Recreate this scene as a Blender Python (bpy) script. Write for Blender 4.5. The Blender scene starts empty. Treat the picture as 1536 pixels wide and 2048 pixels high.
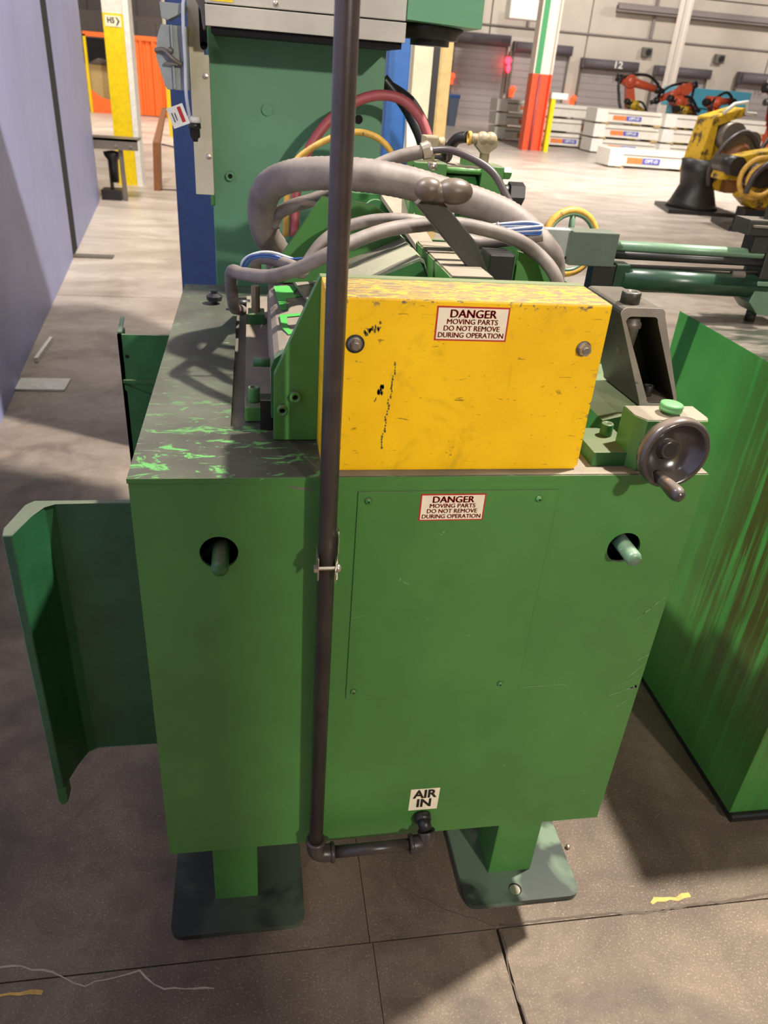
import bpy, bmesh, math, random
from mathutils import Vector, Matrix
random.seed(7)
SC = bpy.context.scene
COL = SC.collection

# ------------------------------------------------------------------ camera
cam_d = bpy.data.cameras.new('camera'); cam = bpy.data.objects.new('camera', cam_d); COL.objects.link(cam)
Rm = Matrix(((0.986171, 0.014946, -0.165053), (-0.149887, 0.505354, -0.849795), (0.070709, 0.862782, 0.500606)))
cam.matrix_world = Matrix.Translation((0, 0, 1.6)) @ Rm.to_4x4()
cam_d.sensor_fit = 'VERTICAL'; cam_d.sensor_height = 24; cam_d.lens = 1508 / 2048 * 24
cam_d.clip_start = 0.05; cam_d.clip_end = 200
cam_d.dof.use_dof = True; cam_d.dof.focus_distance = 1.25; cam_d.dof.aperture_fstop = 5.0
SC.camera = cam
# ------------------------------------------------------------------ world, lamps, exposure
w = bpy.data.worlds.new('hall_air'); SC.world = w; w.use_nodes = True
w.node_tree.nodes['Background'].inputs[0].default_value = (1.0, 0.93, 0.86, 1)
w.node_tree.nodes['Background'].inputs[1].default_value = 0.016
def lamp(name, loc, target, power, size, color=(1, 0.93, 0.84), spread=None):
    d = bpy.data.lights.new(name, 'AREA'); d.shape = 'DISK'; d.size = size; d.energy = power; d.color = color
    if spread: d.spread = spread
    o = bpy.data.objects.new(name, d); COL.objects.link(o); o.location = loc
    o.rotation_euler = (Vector(target) - Vector(loc)).to_track_quat('-Z', 'Y').to_euler()
    return o
lamp('bay_and_fill_lamp', (2.45, 1.75, 5.6), (0.4, 1.1, 0.5), 740, 0.22)
lamp('bay_and_fill_lamp', (-2.5, 1.15, 6.1), (1.0, 1.1, 0.5), 420, 0.20)
lamp('bay_and_fill_lamp', (2.3, -4.3, 3.5), (0.3, 0.9, 0.7), 225, 0.20)
lamp('bay_and_fill_lamp', (-0.9, -2.6, 5.4), (0.3, 0.9, 0.7), 12, 0.25)
for x, y, p in ((-1.0, 9.0, 120), (5.5, 8.0, 95), (3.0, 17.0, 300), (12.0, 17.0, 330), (-4.0, 22.0, 520)):
    lamp('bay_and_fill_lamp', (x, y, 8.0), (x, y, 0), p, 1.0, spread=1.9)
for x, y, p in ((14.0, 33.0, 900), (27, 33, 800), (1, 33, 600)):  # added fills aimed at the back wall to brighten it
    lamp('bay_and_fill_lamp', (x, y, 9.0), (x, 42, 2.5), p, 1.0, color=(1, 0.97, 0.93))
lamp('bay_and_fill_lamp', (7.0, 13.0, 8.0), (10.0, 25.0, 0.8), 2000, 0.8, color=(1, 0.96, 0.92))  # added fill that lights the white crates from the front
lamp('bay_and_fill_lamp', (-0.6, 6.0, 7.5), (-1.9, 13.0, 0.8), 330, 0.6, spread=2.2)  # added fill brightening the yellow column fronts at left
SC.view_settings.view_transform = 'Standard'; SC.view_settings.look = 'None'
SC.view_settings.gamma = 1.0; SC.view_settings.exposure = 0.0; SC.view_settings.use_curve_mapping = False

# ------------------------------------------------------------------ materials
def lin(r, g, b):
    f = lambda c: (c / 12.92 if c <= 0.04045 else ((c + 0.055) / 1.055) ** 2.4)
    return (f(r / 255), f(g / 255), f(b / 255), 1)
class NT:
    def __init__(s, name):
        s.m = bpy.data.materials.new(name); s.m.use_nodes = True; s.t = s.m.node_tree; s.t.nodes.clear()
        s.out = s.n('ShaderNodeOutputMaterial'); s.b = s.n('ShaderNodeBsdfPrincipled'); s.l(s.b.outputs[0], s.out.inputs[0])
        s.pos = s.n('ShaderNodeNewGeometry')
    def n(s, k): return s.t.nodes.new(k)
    def l(s, a, b): s.t.links.new(a, b)
    def noise(s, scale, detail=4, rough=0.6, stretch=(1, 1, 1), dist=0, off=(0, 0, 0)):
        mp = s.n('ShaderNodeMapping'); mp.inputs['Scale'].default_value = stretch; mp.inputs['Location'].default_value = off
        s.l(s.pos.outputs['Position'], mp.inputs[0])
        n = s.n('ShaderNodeTexNoise'); n.inputs['Scale'].default_value = scale; n.inputs['Detail'].default_value = detail
        n.inputs['Roughness'].default_value = rough; n.inputs['Distortion'].default_value = dist
        s.l(mp.outputs[0], n.inputs['Vector']); return n.outputs['Fac']
    def ramp(s, fac, a, b, v0=0.0, v1=1.0):
        r = s.n('ShaderNodeMapRange'); r.clamp = True
        r.inputs[1].default_value = a; r.inputs[2].default_value = b; r.inputs[3].default_value = v0; r.inputs[4].default_value = v1
        s.l(fac, r.inputs[0]); return r.outputs[0]
    def mul(s, a, b):
        m = s.n('ShaderNodeMath'); m.operation = 'MULTIPLY'
        for i, v in enumerate((a, b)):
            if isinstance(v, (int, float)): m.inputs[i].default_value = v
            else: s.l(v, m.inputs[i])
        return m.outputs[0]
    def mix(s, fac, a, b):
        m = s.n('ShaderNodeMix'); m.data_type = 'RGBA'
        if isinstance(fac, (int, float)): m.inputs[0].default_value = fac
        else: s.l(fac, m.inputs[0])
        for i, v in ((6, a), (7, b)):
            if isinstance(v, tuple): m.inputs[i].default_value = v
            else: s.l(v, m.inputs[i])
        return m.outputs[2]
    def up(s, lo=0.6, hi=0.9):
        x = s.n('ShaderNodeSeparateXYZ'); s.l(s.pos.outputs['Normal'], x.inputs[0]); return s.ramp(x.outputs[2], lo, hi)
    def axis(s, i):
        x = s.n('ShaderNodeSeparateXYZ'); s.l(s.pos.outputs['Position'], x.inputs[0]); return x.outputs[i]
    def bump(s, h, strength=0.2, dist=0.01):
        b = s.n('ShaderNodeBump'); b.inputs['Strength'].default_value = strength; b.inputs['Distance'].default_value = dist
        s.l(h, b.inputs['Height']); s.l(b.outputs[0], s.b.inputs['Normal'])
    def fin(s, col, rough=0.5, metal=0.0, spec=0.5):
        if isinstance(col, tuple): s.b.inputs['Base Color'].default_value = col
        else: s.l(col, s.b.inputs['Base Color'])
        if isinstance(rough, (int, float)): s.b.inputs['Roughness'].default_value = rough
        else: s.l(rough, s.b.inputs['Roughness'])
        s.b.inputs['Metallic'].default_value = metal; s.b.inputs['Specular IOR Level'].default_value = spec
        return s.m
def sc(c, k): return (min(c[0] * k, 1), min(c[1] * k, 1), min(c[2] * k, 1), 1)
def paint(name, col, rough=0.35, dust=None, dustamt=0.8, chip=None, chipamt=0.66, var=0.18, scale=6, spec=0.5):
    t = NT(name)
    c = t.mix(t.ramp(t.noise(scale), 0.35, 0.65), sc(col, 1 - var), sc(col, 1 + var))
    if chip:
        k = t.ramp(t.noise(38, 5, 0.7, (1, 1, 1), 0.6), chipamt, chipamt + 0.03)
        c = t.mix(k, c, chip)
    if dust:
        f = t.mul(t.up(), t.ramp(t.noise(14, 6, 0.7), 0.25, 0.6, dustamt * 0.6, dustamt))
        c = t.mix(f, c, dust)
    t.bump(t.noise(60, 3), 0.06, 0.004)
    return t.fin(c, rough, 0, spec)
def plain(name, col, rough=0.5, metal=0.0, var=0.12, scale=25):
    t = NT(name); c = t.mix(t.ramp(t.noise(scale), 0.3, 0.7), sc(col, 1 - var), sc(col, 1 + var))
    return t.fin(c, rough, metal)
def emit(name, col, st):
    t = NT(name); t.b.inputs['Emission Color'].default_value = col; t.b.inputs['Emission Strength'].default_value = st
    return t.fin(col, 0.4)
DUST = lin(128, 117, 102)
GREEN = lin(70, 124, 58)
M = {}
M['green'] = paint('green_machine_enamel', GREEN, 0.38, DUST, 0.75, lin(120, 165, 120), 0.70, 0.14, 3.0)
M['green_dark'] = paint('green_oily_enamel', lin(48, 104, 52), 0.4, DUST, 0.6, lin(100, 150, 110), 0.72, 0.22, 9)
M['green_blue'] = paint('green_smooth_enamel', lin(96, 148, 108), 0.45, DUST, 0.3, None, 0, 0.06, 4)
M['green_arm'] = paint('green_worn_enamel', lin(96, 125, 100), 0.35, lin(140, 150, 135), 0.3, lin(200, 195, 175), 0.70, 0.15, 8)
M['green_bright'] = paint('fresh_green_touch_up', lin(76, 160, 74), 0.5, None, 0, None, 0, 0.1, 12)
# cabinet lid: dull olive grime over green with bright green scuffs
t = NT('grimy_scuffed_green_lid')
c = t.mix(t.ramp(t.noise(5, 6, 0.65), 0.35, 0.65), lin(62, 60, 52), lin(88, 90, 78))
edge = t.ramp(t.axis(1), 1.0, 1.28, 1.0, 0.12)
e2 = t.ramp(t.axis(1), 1.7, 1.95, 0.0, 0.55)
add = t.n('ShaderNodeMath'); add.operation = 'MAXIMUM'; t.l(edge, add.inputs[0]); t.l(e2, add.inputs[1])
scuff = t.ramp(t.noise(17, 7, 0.72, (1, 2.2, 1), 1.2, (3, 1, 0)), 0.555, 0.60)
c = t.mix(t.mul(scuff, add.outputs[0]), c, lin(92, 158, 84))
scr = t.ramp(t.noise(30, 5, 0.7, (0.5, 4, 1), 0.5), 0.66, 0.68)
c = t.mix(t.mul(scr, 0.7), c, lin(170, 175, 160))
t.bump(t.noise(80, 4), 0.1, 0.003)
M['lid'] = t.fin(c, 0.42)
# yellow guard
t = NT('chipped_yellow_guard_enamel')
c = t.mix(t.ramp(t.noise(7, 5), 0.3, 0.7), lin(240, 184, 0), lin(255, 205, 8))
k = t.ramp(t.noise(46, 6, 0.72, (1, 1, 0.6), 0.4, (1.7, 0, 0.3)), 0.665, 0.69)
c = t.mix(t.mul(k, 0.85), c, lin(70, 66, 36))
k2 = t.ramp(t.noise(85, 4, 0.6, (0.5, 1.6, 1), 0.6), 0.47, 0.62)
c = t.mix(t.mul(t.up(), t.ramp(t.noise(95, 6, 0.75, (0.5, 1.8, 1), 0.8), 0.38, 0.52, 0.25, 1.0)), c, lin(122, 106, 84))
# worn grey arris along the top front and right hand edges
ez = t.ramp(t.axis(2), 1.343, 1.352); ex = t.ramp(t.axis(0), 0.462, 0.469)
mx = t.n('ShaderNodeMath'); mx.operation = 'MAXIMUM'; t.l(ez, mx.inputs[0]); t.l(ex, mx.inputs[1])
k3 = t.mul(t.mul(mx.outputs[0], t.ramp(t.noise(75, 5, 0.7), 0.56, 0.62)), t.ramp(t.up(), 0.0, 1.0, 1.0, 0.15))
c = t.mix(k3, c, lin(110, 100, 84))
c = t.mix(t.mul(t.ramp(t.noise(9, 6, 0.7, (1, 1, 1), 1.5, (6, 2, 1)), 0.56, 0.72), 0.38), c, lin(150, 120, 20))
fine = t.ramp(t.noise(140, 3, 0.6, (0.35, 1, 1.6), 0.8, (3, 3, 1)), 0.66, 0.70)
c = t.mix(t.mul(fine, 0.7), c, lin(96, 80, 24))
t.bump(t.noise(90, 4), 0.12, 0.003)
M['yellow'] = t.fin(c, 0.42)
M['black_pipe'] = paint('black_iron_pipe', lin(60, 52, 49), 0.36, None, 0, lin(120, 110, 100), 0.70, 0.2, 20)
M['black'] = plain('black_paint', lin(36, 34, 34), 0.4)
M['hole'] = plain('dark_void', lin(12, 11, 10), 0.9)
M['steel'] = plain('zinc_plated_steel', lin(190, 180, 165), 0.3, 0.85)
M['dull_steel'] = plain('dull_steel', lin(120, 112, 102), 0.45, 0.4)
M['brass'] = paint('weathered_brass', lin(150, 135, 105), 0.4, DUST, 0.4)
M['hose_grey'] = None
t = NT('dusty_grey_conduit')
c = t.mix(t.ramp(t.noise(20, 5), 0.35, 0.7), lin(100, 90, 84), lin(132, 122, 113))
c = t.mix(t.ramp(t.noise(22, 3, 0.5, (1, 1, 1), 0, (5, 2, 1)), 0.70, 0.76), c, lin(150, 104, 78))
M['hose_grey'] = t.fin(c, 0.6)
M['cable_black'] = plain('black_cable', lin(70, 62, 62), 0.4)
M['red_hose'] = plain('red_rubber_hose', lin(168, 82, 84), 0.5)
M['yellow_hose'] = paint('soiled_yellow_hose', lin(205, 160, 70), 0.5, None, 0, lin(80, 60, 40), 0.64, 0.2, 30)
M['blue_wire'] = plain('blue_wire', lin(50, 85, 150), 0.4)
M['white_wire'] = plain('white_wire', lin(190, 195, 205), 0.4)
M['grip'] = paint('brown_tape_grip', lin(78, 66, 56), 0.42, DUST, 0.3)
M['beige'] = paint('beige_enamel', lin(178, 172, 158), 0.45, None, 0, lin(120, 105, 90), 0.70, 0.08, 8)
M['cream'] = paint('cream_enamel', lin(196, 188, 160), 0.5, None, 0, lin(120, 110, 95), 0.7, 0.08, 10)
M['blue'] = plain('blue_enamel', lin(34, 86, 150), 0.4)
M['blue_dark'] = plain('dark_blue_enamel', lin(40, 58, 100), 0.45)
M['lavender'] = paint('pale_lavender_enamel', lin(158, 164, 206), 0.5, None, 0, None, 0, 0.06, 2)
M['grey_box'] = plain('grey_cast_box', lin(150, 156, 150), 0.5)
M['white'] = plain('white_paint', lin(225, 222, 212), 0.5)
M['dust_top'] = paint('dust_coated_metal', lin(128, 118, 102), 0.7, None, 0, None, 0, 0.12, 14)
M['red_print'] = plain('red_print', lin(178, 32, 30), 0.5)
M['black_print'] = plain('black_print', lin(24, 22, 20), 0.5)
M['label'] = paint('cream_label_film', lin(238, 226, 196), 0.4, None, 0, lin(190, 180, 140), 0.68, 0.05, 30)
M['plate'] = None
t = NT('stained_foot_plate')
c = t.mix(t.ramp(t.noise(7, 3, 0.5, (1, 1, 1), 0.4), 0.46, 0.54), lin(56, 62, 56), lin(112, 130, 108))
c = t.mix(t.ramp(t.axis(0), 0.0, 0.35, 0.8, 0.0), c, lin(46, 46, 42))  # plate colour gets darker toward the left
M['plate'] = t.fin(c, 0.33)
# right machine: green with brown oil drips
t = NT('oil_streaked_green_enamel')
c = t.mix(t.ramp(t.noise(5), 0.3, 0.7), lin(58, 126, 56), lin(76, 146, 68))
st = t.ramp(t.noise(34, 4, 0.65, (1, 1, 0.035), 0.2), 0.40, 0.52)
zone = t.ramp(t.axis(1), 1.40, 1.66, 1.0, 0.0)
zl = t.ramp(t.axis(2), 0.15, 0.5, 0.25, 1.0)
c = t.mix(t.mul(t.mul(st, zone), t.mul(zl, 0.92)), c, lin(64, 58, 20))
c = t.mix(t.mul(t.up(), 0.95), c, t.mix(t.ramp(t.noise(6, 6, 0.7, (1, 2.5, 1)), 0.4, 0.62), lin(50, 44, 44), lin(120, 108, 102)))
M['green_drip'] = t.fin(c, 0.3)
M['handwheel'] = paint('black_handwheel_enamel', lin(62, 56, 54), 0.22, lin(150, 135, 122), 0.55, None, 0, 0.15, 16, 0.7)
M['bracket'] = paint('dark_cast_iron', lin(44, 42, 38), 0.45, lin(110, 102, 90), 0.6, lin(120, 110, 100), 0.72, 0.2, 16)
M['bare_edge'] = paint('bare_cast_edge', lin(132, 126, 120), 0.4, None, 0, lin(90, 84, 78), 0.62, 0.12, 24)
M['orange_col'] = plain('orange_column_paint', lin(226, 86, 48), 0.45)
M['green_col'] = plain('green_column_paint', lin(70, 150, 96), 0.5)
M['white_col'] = plain('white_column_paint', lin(228, 214, 200), 0.45)
M['yellow_col'] = plain('yellow_column_paint', lin(232, 200, 8), 0.45)
M['curtain'] = plain('orange_vinyl_curtain', lin(238, 112, 44), 0.5)
M['wall'] = paint('painted_precast_wall', lin(198, 184, 168), 0.8, None, 0, None, 0, 0.07, 0.6)
M['wall_shade'] = plain('grey_block', lin(140, 128, 124), 0.8)
M['door'] = paint('grey_rolling_door', lin(160, 148, 144), 0.55, None, 0, None, 0, 0.05, 1)
M['door_dark'] = plain('dark_door_housing', lin(98, 90, 94), 0.6)
M['box_white'] = paint('white_steel_beam_paint', lin(222, 214, 200), 0.5, None, 0, lin(150, 120, 90), 0.70, 0.06, 3)
M['orange_lbl'] = plain('orange_label', lin(226, 128, 70), 0.5)
M['blue_lbl'] = plain('blue_label', lin(84, 90, 176), 0.5)
M['robot_orange'] = plain('orange_robot_paint', lin(208, 90, 58), 0.35)
t = NT('grimy_yellow_robot_paint')
M['robot_yellow'] = t.fin(t.mix(t.ramp(t.noise(5.5, 6, 0.7), 0.50, 0.60), lin(204, 164, 40), lin(78, 64, 44)), 0.4)
M['green_tube'] = paint('dark_green_tube_enamel', lin(36, 62, 46), 0.3, lin(120, 130, 118), 0.25, lin(190, 185, 165), 0.71, 0.15, 8)
M['grey_green'] = paint('grey_green_enamel', lin(84, 96, 86), 0.45, DUST, 0.3, None, 0, 0.08, 8)
M['flange_green'] = paint('dark_teal_enamel', lin(38, 86, 54), 0.4, DUST, 0.5, lin(90, 150, 110), 0.72, 0.2, 9)
M['knob_green'] = paint('pale_green_knob', lin(98, 158, 98), 0.5)
M['cyan'] = plain('cyan_film', lin(104, 196, 220), 0.5)
M['wood'] = plain('brown_board', lin(128, 82, 46), 0.6)
M['tan'] = plain('tan_carton', lin(190, 162, 108), 0.7)
M['red_glow'] = emit('red_signal_lens', (1.0, 0.02, 0.04, 1), 9.0)
M['bin'] = plain('blue_grey_plastic', lin(88, 98, 116), 0.5)
M['purple'] = plain('dark_red_steel', lin(96, 60, 70), 0.6)
# concrete
def concrete(name):
    t = NT(name)
    c = t.mix(t.ramp(t.noise(1.3, 7, 0.6), 0.35, 0.65), lin(88, 73, 60), lin(136, 118, 98))
    far = t.ramp(t.axis(1), 1.2, 7.0)  # near floor darkened for grime and shade, far floor lightened for its bright light
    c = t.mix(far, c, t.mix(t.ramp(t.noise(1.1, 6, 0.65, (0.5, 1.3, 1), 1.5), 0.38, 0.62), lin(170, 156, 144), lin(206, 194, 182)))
    ag = t.ramp(t.noise(230, 4, 0.7), 0.55, 0.68)
    c = t.mix(t.mul(ag, 0.42), c, lin(222, 200, 166))
    ag2 = t.ramp(t.noise(190, 4, 0.65, (1, 1, 1), 0, (9, 4, 0)), 0.60, 0.68)
    c = t.mix(t.mul(ag2, 0.55), c, lin(78, 66, 54))
    st = t.ramp(t.noise(5.5, 7, 0.7, (1, 1, 1), 1.2, (4, 1, 0)), 0.42, 0.62)
    c = t.mix(t.mul(st, t.ramp(t.axis(1), 1.5, 6.0, 0.42, 0.10)), c, lin(74, 60, 48))
    oil = t.ramp(t.noise(2.3, 6, 0.6, (1, 1, 1), 0.8, (2.2, 0.6, 0)), 0.50, 0.64)
    near = t.ramp(t.axis(1), 2.5, 7.5, 0.6, 0.14)
    c = t.mix(t.mul(oil, near), c, lin(66, 54, 48))
    t.bump(t.noise(110, 5, 0.7), 0.35, 0.004)
    r = t.ramp(t.axis(1), 1.5, 7.0, 0.62, 0.34)
    return t.fin(c, r)
M['concrete'] = concrete('ground_concrete')
M['joint'] = plain('joint_filler', lin(92, 80, 70), 0.9)

# ------------------------------------------------------------------ mesh builder
def basis(d):
    d = Vector(d).normalized(); u = d.orthogonal().normalized(); return u, d.cross(u)
class MB:
    def __init__(s): s.bm = bmesh.new()
    def hexa(s, p):      # 8 points: bottom 4 ccw, top 4 ccw
        v = [s.bm.verts.new(q) for q in p]
        for f in ((3, 2, 1, 0), (4, 5, 6, 7), (0, 1, 5, 4), (1, 2, 6, 5), (2, 3, 7, 6), (3, 0, 4, 7)): s.bm.faces.new([v[i] for i in f])
        return s
    def box(s, a, b, bev=0.0):
        x0, y0, z0 = a; x1, y1, z1 = b
        t = MB() if bev else s
        t.hexa([(x0, y0, z0), (x1, y0, z0), (x1, y1, z0), (x0, y1, z0), (x0, y0, z1), (x1, y0, z1), (x1, y1, z1), (x0, y1, z1)])
        if bev:
            bmesh.ops.bevel(t.bm, geom=t.bm.edges[:], offset=bev, segments=2, affect='EDGES', profile=0.7)
            s.absorb(t)
        return s
    def absorb(s, t):
        me = bpy.data.meshes.new('tmp'); t.bm.to_mesh(me); s.bm.from_mesh(me); bpy.data.meshes.remove(me); t.bm.free(); return s
    def prism(s, pts, vec, bev=0.0):   # planar polygon extruded by vec
        t = MB() if bev else s
        vec = Vector(vec); A = [t.bm.verts.new(p) for p in pts]; B = [t.bm.verts.new(Vector(p) + vec) for p in pts]
        n = len(pts); t.bm.faces.new(A[::-1]); t.bm.faces.new(B)
        for i in range(n): t.bm.faces.new((A[i], A[(i + 1) % n], B[(i + 1) % n], B[i]))
        if bev:
            bmesh.ops.recalc_face_normals(t.bm, faces=t.bm.faces[:])
            bmesh.ops.bevel(t.bm, geom=t.bm.edges[:], offset=bev, segments=2, affect='EDGES', profile=0.7); s.absorb(t)
        return s
    def ring(s, c, u, v, r, n, ph=0): return [s.bm.verts.new(c + u * (r * math.cos(ph + 2 * math.pi * i / n)) + v * (r * math.sin(ph + 2 * math.pi * i / n))) for i in range(n)]
    def bridge(s, A, B, sm=True):
        n = len(A)
        for i in range(n):
            f = s.bm.faces.new((A[i], A[(i + 1) % n], B[(i + 1) % n], B[i])); f.smooth = sm
    def cyl(s, a, b, r, r2=None, n=20, sm=True, caps=True, ph=0):
        a = Vector(a); b = Vector(b); u, v = basis(b - a); r2 = r if r2 is None else r2
        A = s.ring(a, u, v, r, n, ph); B = s.ring(b, u, v, r2, n, ph); s.bridge(A, B, sm)
        if caps: s.bm.faces.new(A[::-1]); s.bm.faces.new(B)
        return s
    def lathe(s, c, d, prof, n=28, sm=True):   # prof: list of (t along d, radius)
        c = Vector(c); d = Vector(d).normalized(); u, v = basis(d); prev = None; first = None
        for tt, r in prof:
            R = s.ring(c + d * tt, u, v, max(r, 1e-5), n)
            if prev: s.bridge(prev, R, sm)
            else: first = R
            prev = R
        s.bm.faces.new(first[::-1]); s.bm.faces.new(prev); return s
    def tube(s, pts, r, n=12, sub=5, rib=0.0, ribs=1):
        P = [Vector(p) for p in pts]
        if sub > 1 and len(P) > 2:
            Q = []
            for i in range(len(P) - 1):
                p0 = P[max(i - 1, 0)]; p1 = P[i]; p2 = P[i + 1]; p3 = P[min(i + 2, len(P) - 1)]
                for k in range(sub):
                    t = k / sub; Q.append(0.5 * ((2 * p1) + (p2 - p0) * t + (2 * p0 - 5 * p1 + 4 * p2 - p3) * t * t + (3 * p1 - p0 - 3 * p2 + p3) * t ** 3))
            Q.append(P[-1]); P = Q
        u = None; prev = None; first = None
        for i, p in enumerate(P):
            d = (P[min(i + 1, len(P) - 1)] - P[max(i - 1, 0)]).normalized()
            u = d.orthogonal().normalized() if u is None else (u - d * u.dot(d)).normalized()
            rr = r * (1 + (rib if i % 2 else 0)); R = s.ring(p, u, d.cross(u), rr, n)
            if prev: s.bridge(prev, R)
            else: first = R
            prev = R
        s.bm.faces.new(first[::-1]); s.bm.faces.new(prev); return s
    def ball(s, c, r, sx=1, sy=1, sz=1, n=16, rot=None):
        m = Matrix.Translation(c) @ (rot.to_4x4() if rot else Matrix()) @ Matrix.Diagonal((sx, sy, sz, 1))
        q = bmesh.ops.create_uvsphere(s.bm, u_segments=n, v_segments=n // 2 + 2, radius=r, matrix=m)
        for v in q['verts']:
            for f in v.link_faces: f.smooth = True
        return s
    def torus(s, c, d, R, r, n=36, k=10, sq=1.0):
        c = Vector(c); d = Vector(d).normalized(); u, v = basis(d); rings = []
        for i in range(n):
            a = 2 * math.pi * i / n; e = u * math.cos(a) + v * math.sin(a)
            rings.append([s.bm.verts.new(c + e * (R + r * math.cos(2 * math.pi * j / k)) + d * (r * sq * math.sin(2 * math.pi * j / k))) for j in range(k)])
        for i in range(n): s.bridge(rings[i], rings[(i + 1) % n])
        return s
def wpos(o):
    p = Vector((0, 0, 0))
    while o: p += o.location; o = o.parent
    return p
def link(name, mb, mat, parent=None, label=None, xf=None, kind=None, mats=None):
    bm = mb.bm
    if xf is not None: bmesh.ops.transform(bm, matrix=xf, verts=bm.verts[:])
    bmesh.ops.recalc_face_normals(bm, faces=bm.faces[:])
    if parent is not None: org = wpos(parent)
    else:
        vs = [v.co for v in bm.verts]; lo = [min(v[i] for v in vs) for i in range(3)]; hi = [max(v[i] for v in vs) for i in range(3)]
        org = Vector(((lo[0] + hi[0]) / 2, (lo[1] + hi[1]) / 2, lo[2]))
    bmesh.ops.translate(bm, vec=-org, verts=bm.verts[:])
    me = bpy.data.meshes.new(name); bm.to_mesh(me); bm.free(); me.materials.append(M[mat] if isinstance(mat, str) else mat)
    o = bpy.data.objects.new(name, me); COL.objects.link(o)
    if parent is not None: o.parent = parent
    else: o.location = org
    if label: o['label'] = label
    if kind: o['kind'] = kind
    return o
def tag(o, label, cat, group=None):
    o['label'] = label; o['category'] = cat
    if group: o['group'] = group
    return o
def thing(name, loc, label, cat, group=None):
    o = bpy.data.objects.new(name, None); o.empty_display_size = 0.1; COL.objects.link(o); o.location = loc
    return tag(o, label, cat, group)
def struct(name, mb, mat): return link(name, mb, mat, kind='structure')
def sname(o): o['kind'] = 'structure'; return o
def text_mesh(body, size, origin, xd, yd, sx=1.0, bold=0.0, shear=0.0, ext=0.0004, align='CENTER'):
    c = bpy.data.curves.new('lettering', 'FONT'); c.body = body; c.size = size; c.align_x = align; c.align_y = 'CENTER'
    c.offset = bold; c.extrude = ext; c.shear = shear; c.resolution_u = 3
    o = bpy.data.objects.new('tmp', c); COL.objects.link(o); bpy.context.view_layer.update()
    dg = bpy.context.evaluated_depsgraph_get(); me = bpy.data.meshes.new_from_object(o.evaluated_get(dg))
    mb = MB(); mb.bm.from_mesh(me); bpy.data.objects.remove(o); bpy.data.curves.remove(c); bpy.data.meshes.remove(me)
    xd = Vector(xd).normalized(); yd = Vector(yd).normalized(); zd = xd.cross(yd)
    mt = Matrix.Translation(origin) @ Matrix((xd, yd, zd)).transposed().to_4x4() @ Matrix.Diagonal((sx, 1, 1, 1))
    bmesh.ops.transform(mb.bm, matrix=mt, verts=mb.bm.verts[:]); return mb
def hexbolt(c, d, r, h, ph=0.3): return MB().cyl(Vector(c), Vector(c) + Vector(d) * h, r, n=6, sm=False, ph=ph)
def capscrew(parent, name, c, d, r, h, mat):
    c = Vector(c); d = Vector(d)
    o = link(name, MB().lathe(c, d, [(0, r * 0.96), (0.1 * h, r), (h * 0.92, r), (h, r * 0.93), (h, r * 0.55), (h * 0.5, r * 0.5)], 20), mat, parent)
    link('hex_socket', MB().cyl(c + d * h * 0.45, c + d * h * 0.55, r * 0.52, n=6, sm=False), 'hole', o)
    return o

# ================================================================== SETTING
floor = struct('floor', MB().box((-40, -6, -0.30), (70, 60, -0.012)), 'joint')
ys = [(-6, 0.906), (0.909, 5.995), (6.005, 12), (12.01, 18), (18.01, 24), (24.01, 32), (32.01, 60)]
for r, (y0, y1) in enumerate(ys):
    xs = [-40, 0.229, 0.501, 0.507, 70] if r == 0 else None
    if r == 0: segs = [(-40, 0.2275), (0.229, 0.501), (0.508, 70)]
    elif r == 1: segs = [(-40, 0.2215), (0.223, 3.6), (3.606, 70)]
    else:
        b = [-40, -10, -4, 2, 8, 14, 22, 32, 70]; segs = [(b[i], b[i + 1] - 0.008) for i in range(len(b) - 1)]
    for x0, x1 in segs: link('floor_slab', MB().box((x0, y0, -0.012), (x1, y1, 0)), 'concrete', floor)
def crack(pts, wdt, mat='joint', name='crack'):
    mb = MB(); P = []
    for i in range(len(pts) - 1):
        a = Vector(pts[i]); b = Vector(pts[i + 1]); n = max(2, int((b - a).length / 0.02))
        for k in range(n): P.append(a.lerp(b, k / n) + Vector((random.uniform(-1, 1), random.uniform(-1, 1))) * 0.004)
    P.append(Vector(pts[-1])); L = []
    for i, p in enumerate(P):
        d = (P[min(i + 1, len(P) - 1)] - P[max(i - 1, 0)]).normalized(); nn = Vector((-d.y, d.x)); ww = wdt * random.uniform(0.4, 1)
        L.append((mb.bm.verts.new((p.x + nn.x * ww, p.y + nn.y * ww, 0.0008)), mb.bm.verts.new((p.x - nn.x * ww, p.y - nn.y * ww, 0.0008))))
    for i in range(len(L) - 1): mb.bm.faces.new((L[i][0], L[i][1], L[i + 1][1], L[i + 1][0]))
    return link(name, mb, mat, floor)
crack([(0.51, 0.905), (0.512, 0.86), (0.505, 0.80), (0.51, 0.74), (0.505, 0.6)], 0.0028)
crack([(0.51, 0.912), (0.66, 0.915), (0.9, 0.906), (1.16, 0.918), (1.5, 0.90)], 0.0035)
crack([(0.30, 1.03), (0.40, 0.96), (0.505, 0.912)], 0.0012)
M['pale_patch'] = plain('pale_lime_deposit', lin(172, 158, 140), 0.8)
crack([(-0.62, 0.93), (-0.5, 0.94), (-0.42, 0.915), (-0.35, 0.885), (-0.25, 0.9), (-0.2, 0.86), (-0.1, 0.85)], 0.0022, 'pale_patch', 'lime_deposit')
crack([(0.875, 0.926), (0.91, 0.934), (0.945, 0.931), (0.98, 0.936)], 0.008, 'yellow_hose', 'yellow_paint_mark')
crack([(-0.52, 0.878), (-0.47, 0.884), (-0.43, 0.88)], 0.005, 'yellow_hose', 'yellow_paint_mark')
M['red_line'] = plain('worn_red_floor_line', lin(214, 160, 146), 0.5)
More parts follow.
